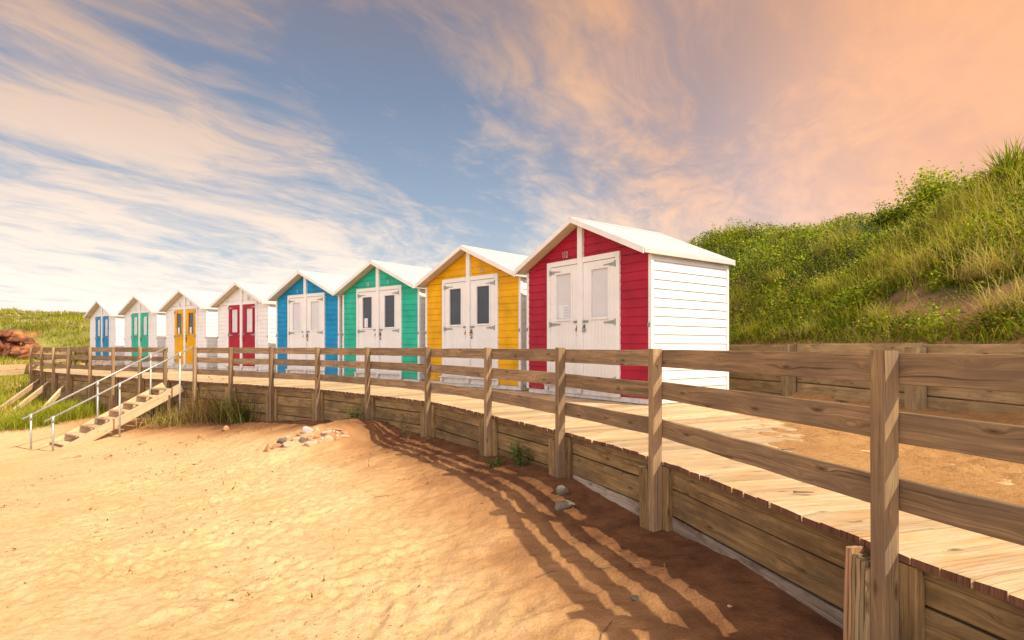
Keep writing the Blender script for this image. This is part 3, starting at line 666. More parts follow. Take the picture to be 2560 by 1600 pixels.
# leafy scrub over the upper slope
def bare(x, y, s, d): return np.clip(1.0 - abs(d - .72 - .3 * clump(x, y, .7, 7)) / .46 + clump(x, y, 1.6, 8) * 1.1, 0, 1) * np.clip((WPS[4] + 2.0 - s) / .5, 0, 1) * np.clip((s - WPS[3] + 1.2) / .5, 0, 1)
P, s_, d_ = on_hill(270000, W_A, W_B, .1, 6.3, lambda x, y, s, d: np.clip(.85 + clump(x, y) * 1.3 - 1.4 * bare(x, y, s, d), .04, 1))
cl_ = clump(P[:, 0], P[:, 1]); P[:, 2] += RNG.uniform(0, 1, len(P)) ** 1.5 * (.16 + .30 * np.clip(cl_ + .3, 0, 1)) 
c = tints(len(P), GREEN + YG[1:2] + DARK + [(.26, .23, .03), (.20, .24, .02)], .35); mixd = np.clip(.5 + clump(P[:, 0], P[:, 1], 2.2, 130) * 1.6, 0, 1)[:, None]; c = c * (.62 + .85 * mixd)
rd_ = RNG.uniform(size=len(P)) < .05; c[rd_] = tints(rd_.sum(), [(.34, .16, .06), (.42, .30, .14)], .2)
sz = RNG.uniform(.025, .066, len(P))
o = fastmesh('scrub_leaves', *leaves(P, sz, c, .45)); tag(o, 'low leafy scrub of bramble and bindweed covering the dune slope', 'ground cover', None, 'stuff')
# grass among and below it
parts = []
P, s_, d_ = on_hill(56000, W_A, W_B, .12, 6.8, lambda x, y, s, d: np.clip(.5 + clump(x, y, .9, 140) * 1.5 - .3 * (d > 3.0) - 1.2 * bare(x, y, s, d), .02, 1)); n = len(P)
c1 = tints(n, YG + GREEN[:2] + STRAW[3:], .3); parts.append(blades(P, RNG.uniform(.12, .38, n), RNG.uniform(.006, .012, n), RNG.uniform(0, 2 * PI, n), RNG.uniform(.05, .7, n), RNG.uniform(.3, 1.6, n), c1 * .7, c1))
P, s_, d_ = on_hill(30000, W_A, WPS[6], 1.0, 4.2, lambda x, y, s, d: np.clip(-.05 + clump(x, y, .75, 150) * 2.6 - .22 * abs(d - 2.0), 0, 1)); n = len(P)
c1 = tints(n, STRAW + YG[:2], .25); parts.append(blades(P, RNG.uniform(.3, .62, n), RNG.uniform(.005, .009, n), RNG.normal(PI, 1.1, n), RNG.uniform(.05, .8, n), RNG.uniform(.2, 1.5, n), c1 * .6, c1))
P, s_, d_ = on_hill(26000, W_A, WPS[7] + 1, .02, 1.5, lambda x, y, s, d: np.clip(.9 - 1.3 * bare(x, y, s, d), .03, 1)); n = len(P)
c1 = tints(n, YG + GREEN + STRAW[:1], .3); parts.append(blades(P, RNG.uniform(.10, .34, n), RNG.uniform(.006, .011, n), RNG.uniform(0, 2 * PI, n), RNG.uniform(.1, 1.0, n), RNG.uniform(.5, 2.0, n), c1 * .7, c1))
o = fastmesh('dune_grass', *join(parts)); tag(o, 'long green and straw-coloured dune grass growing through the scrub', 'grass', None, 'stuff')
# left slope far behind
P, s_, d_ = on_hill(60000, WPS[13], WPS[18] - 5, 0, 15, lambda x, y, s, d: np.where((np.interp(s, GSs, CLF) > .3) & (d / np.interp(s, GSs, WDv) < .16), .06, .9)); n = len(P)
cc = clump(P[:, 0], P[:, 1], .35, 170)[:, None]; c1 = tints(n, YG + [(.26, .28, .03), (.40, .36, .05)], .25) * (1 + cc * .7)
parts = [blades(P, RNG.uniform(.15, .45, n), RNG.uniform(.02, .045, n), RNG.uniform(0, 2 * PI, n), RNG.uniform(.1, .7, n), RNG.uniform(.3, 1.4, n), c1 * .75, c1, 2)]
o = fastmesh('slope_grass', *join(parts)); tag(o, 'yellow-green grass covering the far slope at the left', 'grass', None, 'stuff')
P, s_, d_ = on_hill(8000, WPS[14] + 1, WPS[18] - 5, 5, 16, lambda x, y, s, d: np.clip(clump(x, y, .5, 180) * 3 + .15 + (s > WPS[15]) * .25 + (d - 9) * .05, 0, 1)); n = len(P); P[:, 2] += .12
o = fastmesh('pale_flowers', *leaves(P, RNG.uniform(.08, .34, n), tints(n, [(.50, .40, .26), (.38, .29, .18), (.60, .50, .36)], .2), 1.0)); tag(o, 'pale flowering plants and stones dotting the top of the far headland', 'flowers', None, 'stuff')

# individual plants ---------------------------------------------------------
def tussock(loc, n, L, wid, cols, label, spread=.12, w=.007, droop=1.4, name='grass_tussock', group='grass tussocks on the dune', tiltmax=1.0, az=None, cat='grass tussock'):
    T = thing(name, loc, label, cat, group); P = np.array(loc) + RNG.normal(size=(n, 3)) * np.array([spread, spread, .01]); c1 = tints(n, cols, .25)
    A = RNG.uniform(0, 2 * PI, n) if az is None else RNG.normal(az, .9, n)
    v, f, tc = blades(P, RNG.uniform(.5, 1, n) * L, np.full(n, w), A, RNG.uniform(0, tiltmax, n), RNG.uniform(.3, droop, n), c1 * .65, c1, 4)
    fastmesh('blades', v, f, tc, 'leaf', T, off=loc); return T
def hillpt(s, d): x, y, h = hill_h(np.array([s]), np.array([d])); return (float(x[0]), float(y[0]), float(h[0]))
def hill_px(px, d):   # spot on the slope at distance d behind the wall in the direction px
    best = None
    for s in np.arange(WPS[1], WPS[9], .05):
        x, y, h = hillpt(s, d)
        if y < 1: continue
        e = abs(1280 + F * x / y - px)
        if best is None or e < best[0]: best = (e, (x, y, h))
    return best[1]
for px, d, n, L, cols, lab in ((2035, .25, 220, .42, STRAW + GREEN[:1], 'tussock of drooping straw-coloured grass hanging over the left part of the sleeper wall'),
    (2195, .55, 200, .45, YG + STRAW[:1], 'upright green tussock with arching blades above the bare sand patch'),
    (1890, .3, 160, .40, YG, 'light green tussock just right of the red hut above the sleeper wall'),
    (2360, .30, 90, .30, YG + STRAW, 'small yellow-green tussock growing in the bare sand near the wall'),
    (2540, .55, 300, .62, STRAW, 'large dry reddish tussock at the right edge above the wall'),
    (2300, 1.5, 320, .62, STRAW, 'tall straw-coloured tussock in the middle of the slope'),
    (2470, 1.3, 320, .66, STRAW[:3], 'dense dry tussock on the slope near the right edge'),
    (2230, 1.9, 260, .60, STRAW + YG, 'pale feathery tussock below the leafy crest'),
    (1790, .35, 150, .36, YG + GREEN, 'short green tussock at the corner behind the red hut wall'), (1965, .2, 170, .38, STRAW + YG, 'drooping pale tussock left of the first sleeper post'),
    (2110, .45, 220, .42, GREEN + YG, 'dark green tussock between the two sleeper posts'), (2090, 1.3, 260, .52, STRAW + YG, 'feathery pale tussock low on the slope above the sleeper wall'), (1950, 1.6, 240, .46, YG + STRAW[:2], 'yellowish tussock on the slope right of the red hut'),
    (2420, 2.1, 240, .55, GREEN + YG, 'bright green tussock between the dry ones on the slope')):
    q = hill_px(px, d); tussock((q[0], q[1], q[2] - .03), int(n * 1.5), L, .1, cols, lab, .10 if n < 250 else .17, droop=1.9, tiltmax=1.1)
# trailing tuft hanging over the wall
# crest shrub
def shrub(loc, rx, ry, rz_, n, cols, label, name='shrub', size=(.045, .09), shoots=14, group=None, stemc=(.12, .08, .05), sh=.5):
    T = thing(name, loc, label, 'shrub', group); P = []
    nb = 26
    for k in range(nb):
        u = RNG.normal(size=3); u /= np.linalg.norm(u); u[2] = abs(u[2]); c = np.array(loc) + u * np.array([rx, ry, rz_]) * RNG.uniform(.35, .95); m_ = n // nb
        r_ = RNG.uniform(.16, .34) * min(rx, rz_ * 1.4); P.append(c + RNG.normal(size=(m_, 3)) * r_ * np.array([1, 1, .75]))
    P = np.concatenate(P); c = tints(len(P), cols, .35); hh = np.clip((P[:, 2] - loc[2]) / rz_, 0, 1)[:, None]
    parts = [leaves(P, RNG.uniform(*size, len(P)), c, .4)]
    for k in range(shoots):
        a = RNG.uniform(0, 2 * PI); b0 = np.array(loc) + np.array([math.cos(a) * rx, math.sin(a) * ry, 0]) * RNG.uniform(.1, .8) + np.array([0, 0, rz_ * .5]); L = RNG.uniform(.4, 1) * sh + rz_ * .3; dr = np.array([math.cos(a) * .35, math.sin(a) * .35, 1]); m_ = 26
        u = RNG.uniform(.2, 1, m_)[:, None]; parts.append(leaves(b0 + dr * L * u + RNG.normal(size=(m_, 3)) * .03, RNG.uniform(size[0] * .6, size[0] * 1.2, m_), tints(m_, cols, .3), .2))
    v, f, tc = join(parts); fastmesh('foliage', v, f, tc, 'leaf', T, off=loc)
    m_ = MB()
    for k in range(9):
        a = k * .7; m_.tube([(loc[0], loc[1], loc[2] - .1), (loc[0] + math.cos(a) * rx * .4, loc[1] + math.sin(a) * ry * .4, loc[2] + rz_ * .5), (loc[0] + math.cos(a) * rx * .7, loc[1] + math.sin(a) * ry * .7, loc[2] + rz_ * .95)], [.014, .009, .004], 5)
    m_.build('stem', 'stick', T, off=loc); return T
q = hill_px(2345, 4.1); shrub(q, .75, .7, .55, 5200, GREEN + YG, 'tall leafy shrub with wispy shoots on the crest against the sky', shoots=26, sh=.4)
q = hill_px(2240, 4.0); shrub((q[0], q[1], q[2] - .05), .45, .5, .3, 1800, GREEN + DARK, 'smaller dark green shrub on the crest left of the tall one', shoots=8, sh=.3)
q = hill_px(1832, 4.5); shrub((q[0], q[1], q[2]), .55, .5, .36, 2400, YG + GREEN, 'light green shrub on the crest right of the red hut roof', shoots=20, sh=.35)
q = hill_px(2450, 3.8); shrub((q[0], q[1], q[2]), .5, .5, .22, 2000, GREEN + DARK, 'low dark green shrub on the crest beside the spiky plant', shoots=6, sh=.2)
q = hill_px(2528, 3.6); T = tussock((q[0], q[1], q[2] - .02), 420, .84, .05, [(.22, .24, .02), (.38, .36, .03), (.12, .17, .02)], 'spiky sword-leaved plant standing on the crest at the right edge', .10, .030, .7, 'spiky_plant', None, 1.35, cat='spiky plant')

def ground_pt(px, py): p = at_px(px, py); return (p.x, p.y, p.z)
# weeds at the foot of the boardwalk
def weed(loc, n, h, cols, label, name='weed', spread=.2, leaf=.03, group=None, stems=9, dry=None, nrmz=None):
    T = thing(name, loc, label, 'weed', group); m_ = MB(); LP = []
    for k in range(stems):
        a = RNG.uniform(0, 2 * PI); r_ = RNG.uniform(.2, 1) * spread; hh = RNG.uniform(.5, 1) * h; p0 = Vector((loc[0] + math.cos(a) * r_ * .25, loc[1] + math.sin(a) * r_ * .25, loc[2] - .02)); p1 = Vector((loc[0] + math.cos(a) * r_ * .7, loc[1] + math.sin(a) * r_ * .7, loc[2] + hh * .6)); p2 = Vector((loc[0] + math.cos(a) * r_, loc[1] + math.sin(a) * r_, loc[2] + hh))
        m_.tube([p0, p1, p2], [.005, .004, .002], 4); kk = n // stems
        for q in range(kk): u = RNG.uniform(.12, 1); c = (p0.lerp(p1, u * 2) if u < .5 else p1.lerp(p2, u * 2 - 1)); LP.append(np.array(c) + RNG.normal(size=3) * leaf * .9)
    m_.build('stem', 'stick', T, off=loc); LP = np.array(LP); c = tints(len(LP), cols, .3)
    v, f, tc = leaves(LP, RNG.uniform(.5, 1.2, len(LP)) * leaf, c, .2); fastmesh('foliage', v, f, tc, 'leaf', T, off=loc); return T
weed(ground_pt(1300, 1165), 900, .27, [(.05, .11, .01), (.08, .14, .015)], 'dark green bushy weed on the shaded sand before the third bay of the wall', spread=.16, leaf=.022, stems=16)
weed(ground_pt(1235, 1165), 420, .10, [(.06, .11, .012)], 'flat dark green weed spreading left of the bushy one on the shaded sand', spread=.16, leaf=.02, stems=14)
weed((-2.75, 10.05, -.5), 500, .34, [(.06, .13, .012), (.09, .15, .02)], 'small green weed growing against the wall above the stone heap', spread=.16, leaf=.03, stems=12)
weed((-1.60, 8.86, -.55), 260, .42, [(.08, .10, .02)], 'thin sparse weed leaning on a short post right of the stone heap', spread=.2, leaf=.022, stems=9)
for (px, py, kind, lab) in ((468, 1035, 0, 'dark green clump of weeds against the wall right beside the steps'), (555, 1050, 1, 'reddish dry-stemmed weeds in front of the wall between two posts'), (625, 1050, 0, 'dark grassy weeds at the wall further right of the steps')):
    q = ground_pt(px, py); q = (q[0], q[1] + .25, q[2]); L = 1.15
    tussock(q, 1300, L * .8, .1, [(.06, .09, .012), (.11, .12, .02), (.22, .15, .04)] if kind == 0 else [(.30, .18, .08), (.36, .20, .10), (.14, .12, .03)], lab, .38, .012, 1.5, 'weed_clump', 'weeds at the foot of the wall', .8, cat='weeds')
q = ground_pt(505, 1055); weed((q[0], q[1] + .4, q[2]), 900, 1.0, [(.40, .20, .09), (.30, .16, .07), (.16, .15, .03)], 'tall reddish dock weed standing against the wall', spread=.55, leaf=.06, stems=34)
q = ground_pt(455, 1056); tussock((q[0], q[1] + .15, q[2]), 1100, .58, .1, STRAW, 'dry straw tussock spilling onto the sand beside the steps', .34, .012, 1.8, 'grass_tussock', None, 1.2)
q = ground_pt(590, 1058); weed((q[0], q[1] + .45, q[2]), 600, .95, [(.42, .24, .08), (.30, .20, .06)], 'thin orange-brown weed reaching up the wall between the posts', spread=.35, leaf=.04, stems=18)
# green bushes left of the steps
for (px, py, L, n, lab, cols) in ((150, 1050, .62, 2600, 'bright green grassy bush between the steps and the braces', YG), (60, 1068, .5, 1800, 'yellow-green grass mound at the left edge below the braces', YG + GREEN[:1]), (205, 1035, .6, 1800, 'darker green bush against the wall left of the steps', GREEN + YG[:1])):
    q = ground_pt(px, py); tussock((q[0], q[1] + .3, q[2]), n, L, .1, cols, lab, .42, .014, 1.5, 'grassy_bush', 'green bushes left of the steps', .9, cat='bush')
# verge grass behind and left (stuff)
n = 90000; x = RNG.uniform(-40, -11.2, n); y = RNG.uniform(13.6, 34, n); cd = curve_dist(x, y)
left_of = (x + 17.9) * .888 + (y - 21.6) * .459 < -.25; cd = np.where(left_of & (y > 21), 1.0, cd)
k = (cd > .18) & ((x + 10.5) * .76 + (y - 15.4) * -.0 < -1.2) & (y > 15.2 + fbm(x, y, .5, 2, 200) * 1.2 + np.clip(-(x + 15) * -.15, 0, 3)) ; x, y, cd = x[k], y[k], cd[k]
P = np.stack([x, y, sand_h(x, y) - .02], 1); n = len(P); c1 = tints(n, YG + GREEN[:2] + [(.34, .30, .05)], .25)
o = fastmesh('verge_grass', *blades(P, RNG.uniform(.12, .42, n), RNG.uniform(.014, .03, n), RNG.uniform(0, 2 * PI, n), RNG.uniform(.05, .6, n), RNG.uniform(.3, 1.4, n), c1 * .7, c1, 2)); tag(o, 'yellow-green grass with white specks growing at the left edge beyond the boardwalk', 'grass', None, 'stuff')

# ------------------------------------------------------------------ stones
def stone_mesh(sx, sy, sz, seed, flat=1.0):
    rs = np.random.default_rng(seed); V, Fc = ico2(); V = V.copy()
    for _ in range(13):
        a = rs.normal(size=3); a /= np.linalg.norm(a); dd = rs.uniform(.42, .74); k = V @ a; V -= np.clip(k - dd, 0, None)[:, None] * a * .9
    V += fbm(V[:, 0] * 1.0 + V[:, 2], V[:, 1] + V[:, 2] * .7, 2.2, 3, seed)[:, None] * V * .12
    return V * np.array([sx, sy, sz]), Fc
_ico = None
def ico2():
    global _ico
    if _ico is None:
        import bmesh; bm = bmesh.new(); bmesh.ops.create_icosphere(bm, subdivisions=3, radius=1); bm.verts.ensure_lookup_table()
        _ico = (np.array([v.co[:] for v in bm.verts]), np.array([[v.index for v in f.verts] for f in bm.faces])); bm.free()
    return _ico
def stone(loc, size, rot, mat, label, seed, group=None, name='stone', cat='stone'):
    V, Fc = stone_mesh(*size, seed); o = fastmesh(name, V, Fc, None, mat, None, False); o.location = loc; o.rotation_euler = rot; tag(o, label, cat, group)
    return o
G = 'stones of the heap before the wall'; ZS = 6.05
heap = [(895, 470, 180, 110, 'stone_w', 'white quartz block on top of the stone heap'), (1045, 465, 110, 90, 'stone', None), (905, 555, 180, 60, 'stone', None), (1190, 520, 230, 80, 'stone', 'long pale flat stone in the middle of the heap'),
    (1210, 440, 180, 40, 'stone_o', None), (1350, 520, 80, 70, 'stone', None), (1465, 495, 120, 45, 'stone_o', None), (1450, 550, 130, 60, 'stone', None), (495, 630, 170, 70, 'stone_g', 'blue-grey block at the left end of the stone heap'),
    (440, 705, 170, 90, 'stone_o', 'orange-brown stone below the blue-grey block of the heap'), (715, 610, 150, 80, 'stone', None), (480, 785, 190, 75, 'stone', 'lowest flat stone at the left foot of the heap'), (630, 715, 220, 90, 'stone', None),
    (820, 665, 130, 110, 'stone_g', None), (930, 635, 110, 90, 'stone_o', None), (1050, 615, 110, 80, 'stone_o', None), (1025, 675, 70, 40, 'stone_w', None), (1215, 640, 155, 140, 'stone', 'largest rounded pinkish stone at the front of the heap'), (1350, 640, 95, 80, 'stone_o', None),
    (940, 745, 230, 70, 'stone', None), (1125, 640, 60, 70, 'stone', None), (1340, 575, 70, 60, 'stone', None), (290, 740, 80, 190, 'stone_o', 'narrow stone leaning at the far left tip of the heap'), (1370, 455, 170, 50, 'stone_o', None), (1090, 700, 80, 50, 'stone', None),
    (1000, 530, 90, 50, 'stone_o', None), (760, 520, 60, 50, 'stone_o', None), (570, 560, 70, 50, 'stone', None), (1290, 500, 60, 50, 'stone', None), (1130, 580, 70, 50, 'stone_g', None), (860, 600, 60, 40, 'stone', None)]
for i, (cx, cy, w, h, mt, lab) in enumerate(heap):
    px, py = 620 + cx / ZS, 1000 + cy / ZS; y = 8.72 + (800 - cy) / 800 * .95; x = (px - 1280) / F * y; z = EYE - (py - HY) / F * y; k = y / F / ZS / 2
    g = sh1(x, y); z = max(z, g + .0)
    sy_ = max(w, h) * k * .85
    stone((x, y + sy_ * .3, z), (w * k * 1.3, sy_, h * k * 1.4), (RNG.uniform(-.1, .1), RNG.uniform(-.15, .15), RNG.uniform(-.3, .3)), mt, lab or {'stone': 'sandy-coloured stone among the others in the low heap before the wall', 'stone_o': 'orange-brown stone among the others in the low heap before the wall', 'stone_g': 'greyish stone among the others in the low heap before the wall', 'stone_w': 'small whitish stone wedged low in the heap before the wall'}[mt], 300 + i, G)
for i, (px, py, w, h, mt, lab) in enumerate(((567, 1076, 20, 20, 'stone_o', 'squarish brown block standing in the sand right of the steps'), (503, 1093, 26, 12, 'stone_o', 'flat orange stone lying in the sand right of the steps'), (354, 1110, 28, 14, 'stone_o', 'orange-brown stone below the right handrail of the steps'),
    (194, 1143, 26, 7, 'stone_o', 'flat terracotta brick half buried below the steps'), (269, 1145, 24, 6, 'stone_o', 'thin reddish stone lying further right below the steps'), (445, 1137, 18, 7, 'stone_o', 'small orange stone alone on the open sand'),
    (443, 1170, 16, 9, 'stone', 'small pale stone among twigs on the open sand'), (368, 1165, 12, 6, 'stone', 'tiny brown stone on the open sand below the steps'), (1408, 1232, 46, 40, 'stone_g', 'dark angular rock in the shade below the boardwalk'), (1412, 1268, 70, 34, 'stone_g', 'rounded grey slab leaning in the shaded sand'),
    (1131, 1175, 14, 8, 'stone_g', 'dark pebble at the edge of the railing shadow'), (1824, 1518, 22, 12, 'stone', 'pale pebble in the deep shade near the whitewashed plank'), (1590, 1500, 30, 16, 'stone_g', 'brownish pebble in the shade left of the wall'), (700, 1345 - 40, 14, 7, 'stone', 'small sandy pebble in the middle of the open sand'))):
    p = at_px(px, py); k = p.y / F / 2
    stone((p.x, p.y, p.z + h * k * .35), (w * k, w * k * .8, h * k), (RNG.uniform(-.15, .15), RNG.uniform(-.2, .2), RNG.uniform(0, 3)), mt, lab, 500 + i, 'loose stones on the sand')
# red rock outcrop on the far headland: one thing of broken ledges
M['stone_r'] = rockmat('red_rock', (.25, .07, .026), (.055, .024, .014), (.38, .14, .05), 1.0)
rs = np.random.default_rng(77); Vs, Fs = [], []; o_ = 0
for k in range(110):
    px = rs.uniform(-60, 92); y = rs.uniform(32.3, 34.3); x = (px - 1280) / F * y; top = np.interp(px, [-60, 0, 50, 92], [1.75, 1.6, 1.15, .6]); h = rs.uniform(.15, top)
    V, Fc = stone_mesh(rs.uniform(.2, .6), rs.uniform(.2, .45), rs.uniform(.12, .42), 900 + k); Vs.append(V + np.array([x, y + h * .5, h])); Fs.append(Fc + o_); o_ += len(V)
oc_ = fastmesh('rock_outcrop', np.concatenate(Vs), np.concatenate(Fs), None, 'stone_r', None, False, (-29, 33, .2)); oc_.location = (-29, 33, .2); tag(oc_, 'broken red-brown rock ledges at the far left edge below the grassy headland', 'rock outcrop')
# sticks
def stick(p, L, ang, lab, r_=.006, lift=.0, bend=.15):
    m_ = MB(); pts = []; a = Vector((math.cos(ang), math.sin(ang), 0)); sd = Vector((-a.y, a.x, 0))
    for k in range(6): u = k / 5; q = Vector(p) + a * (u - .5) * L + sd * math.sin(u * 2.4) * bend * L; pts.append((q.x, q.y, (q.z if lift else sh1(q.x, q.y)) + r_ * .7 + lift))
    m_.tube(pts, [r_ * (1 - .5 * k / 5) for k in range(6)], 6); o = m_.build('driftwood_stick', 'stick', off=p, smooth=True); o.location = p; tag(o, lab, 'stick', 'sticks washed up on sand and boards'); return o
def deck_px(px, py): y = (EYE - .012) * F / (py - HY); return Vector(((px - 1280) / F * y, y, .004))
stick(deck_px(1972, 1124), .14, .25, 'straight thin stick lying on the sandy boards behind the second railing bay', .007, .008, .03)
stick(deck_px(1946, 1128), .12, 2.2, 'forked curved stick beside the straight one on the boards', .006, .008, .2)
stick(deck_px(2009, 1232), .11, -.12, 'short brown stick on the pale boards at the deck edge', .006, .008, .02)
for px, py, L, an, lab in ((1555, 1418, .3, .1, 'thin straw stalk on shaded sand before the wall'), (1500, 1400, .22, .9, 'short twig at the shadow edge before the wall'), (1520, 1580, .2, 1.0, 'yellow stalk at the bottom of the picture'), (955, 1242, .16, .1, 'dark twig on the open sand right of centre'), (170, 1146, .3, .1, 'long dark twig half buried below the steps'), (1365, 1438, .14, .2, 'short brown twig in the sunlit strip of shadow pattern')):
    p = at_px(px, py); stick(p, L, an, lab, .004)
# scattered tiny litter (stuff)
n = 26000; x = RNG.uniform(-8, 1.2, n); y = RNG.uniform(2.0, 12.5, n); k = (fbm(x, y, 1.1, 3, 333) > RNG.uniform(-.12, .7, n)) & (curve_dist(x, y) > .2); x, y = x[k], y[k]; n = len(x)
P = np.stack([x, y, sand_h(x, y) + .003], 1); v, f, tc = leaves(P, RNG.uniform(.012, .055, n) * RNG.uniform(.35, 1, n) ** 1.5 * (.6 + y / 12), tints(n, [(.16, .08, .03), (.08, .045, .02), (.25, .13, .05)], .3), 1.2)
v = v.reshape(-1, 4, 3); v[:, 1] = v[:, 0] * .5 + v[:, 1] * .5; v[:, 3] = v[:, 0] * .5 + v[:, 3] * .5; v[:, :, 2] = np.maximum(v[:, :, 2], P[:, None, 2] - .002); o = fastmesh('beach_litter', v.reshape(-1, 3), f, tc); tag(o, 'tiny twigs and dried weed flecks scattered over the sand', 'litter', None, 'stuff')

# ------------------------------------------------------------------ beach huts
HW, HD, OF, OX, ZE, ZA = 2.90, 1.90, .224, .06, 2.172, 2.85
OR = .07
def roofz(x): return ZA - (ZA - ZE) * abs(x - HW / 2) / (HW / 2 + OX)
def text_mesh(txt, size):
    cu = bpy.data.curves.new('t', 'FONT'); cu.body = txt; cu.size = size; cu.extrude = .003; cu.align_x = 'CENTER'
    ob = bpy.data.objects.new('t', cu); COL.objects.link(ob); bpy.context.view_layer.update()
    me = bpy.data.meshes.new_from_object(ob.evaluated_get(bpy.context.evaluated_depsgraph_get())); bpy.data.objects.remove(ob); bpy.data.curves.remove(cu); return me
def clad(mb, x0, x1, z0, ztop, y, mat, n=(0, -1, 0), face='front', zt0=None):
    """shiplap boards: each leans slightly out at its foot"""
    bh = .1325; z = z0; k = 0
    while z < ztop(x0, x1)[2] - .005:
        zz = z + bh; r_ = random.random(); o1, o2 = .016, .002
        for (a, b_) in _spans(x0, x1, z, zz, ztop, face):
            pass
        pts = _clip(x0, x1, z, zz - .0065, ztop)
        if pts:
            if face == 'front': V0 = [(p[0], y - (o1 if abs(p[1] - z) < 1e-6 else o2), p[1]) for p in pts]; dv = (0, .012, 0)
            elif face == 'right': V0 = [(y + (o1 if abs(p[1] - z) < 1e-6 else o2), p[0], p[1]) for p in pts]; dv = (-.012, 0, 0)
            elif face == 'left': V0 = [(y - (o1 if abs(p[1] - z) < 1e-6 else o2), p[0], p[1]) for p in pts]; dv = (.012, 0, 0)
            else: V0 = [(p[0], y + (o1 if abs(p[1] - z) < 1e-6 else o2), p[1]) for p in pts]; dv = (0, -.012, 0)
            mb.poly(V0, dv, mat, r_)
        z = zz
def _spans(*a): return ()
def _clip(x0, x1, z0, z1, ztop):
    """polygon of the strip z0..z1 between x0 and x1 below the roof line"""
    t0, t1, _ = ztop(x0, x1); 
    def edge(t): return t
    P = [(x0, z0), (x1, z0), (x1, z1), (x0, z1)]
    # clip with line through (x0,t0)-(x1,t1): keep below
    out = []
    f = lambda p: p[1] - (t0 + (t1 - t0) * (p[0] - x0) / (x1 - x0))
    for i in range(4):
        a, b_ = P[i], P[(i + 1) % 4]; fa, fb = f(a), f(b_)
        if fa <= 0: out.append(a)
        if (fa < 0 < fb) or (fb < 0 < fa): u = fa / (fa - fb); out.append((a[0] + (b_[0] - a[0]) * u, a[1] + (b_[1] - a[1]) * u))
    return out if len(out) >= 3 else None
def flat_top(z): return lambda a, b_: (z, z, z)
def gable(a, b_): return (roofz(a) - .03, roofz(b_) - .03, max(roofz(a), roofz(b_)) - .03)

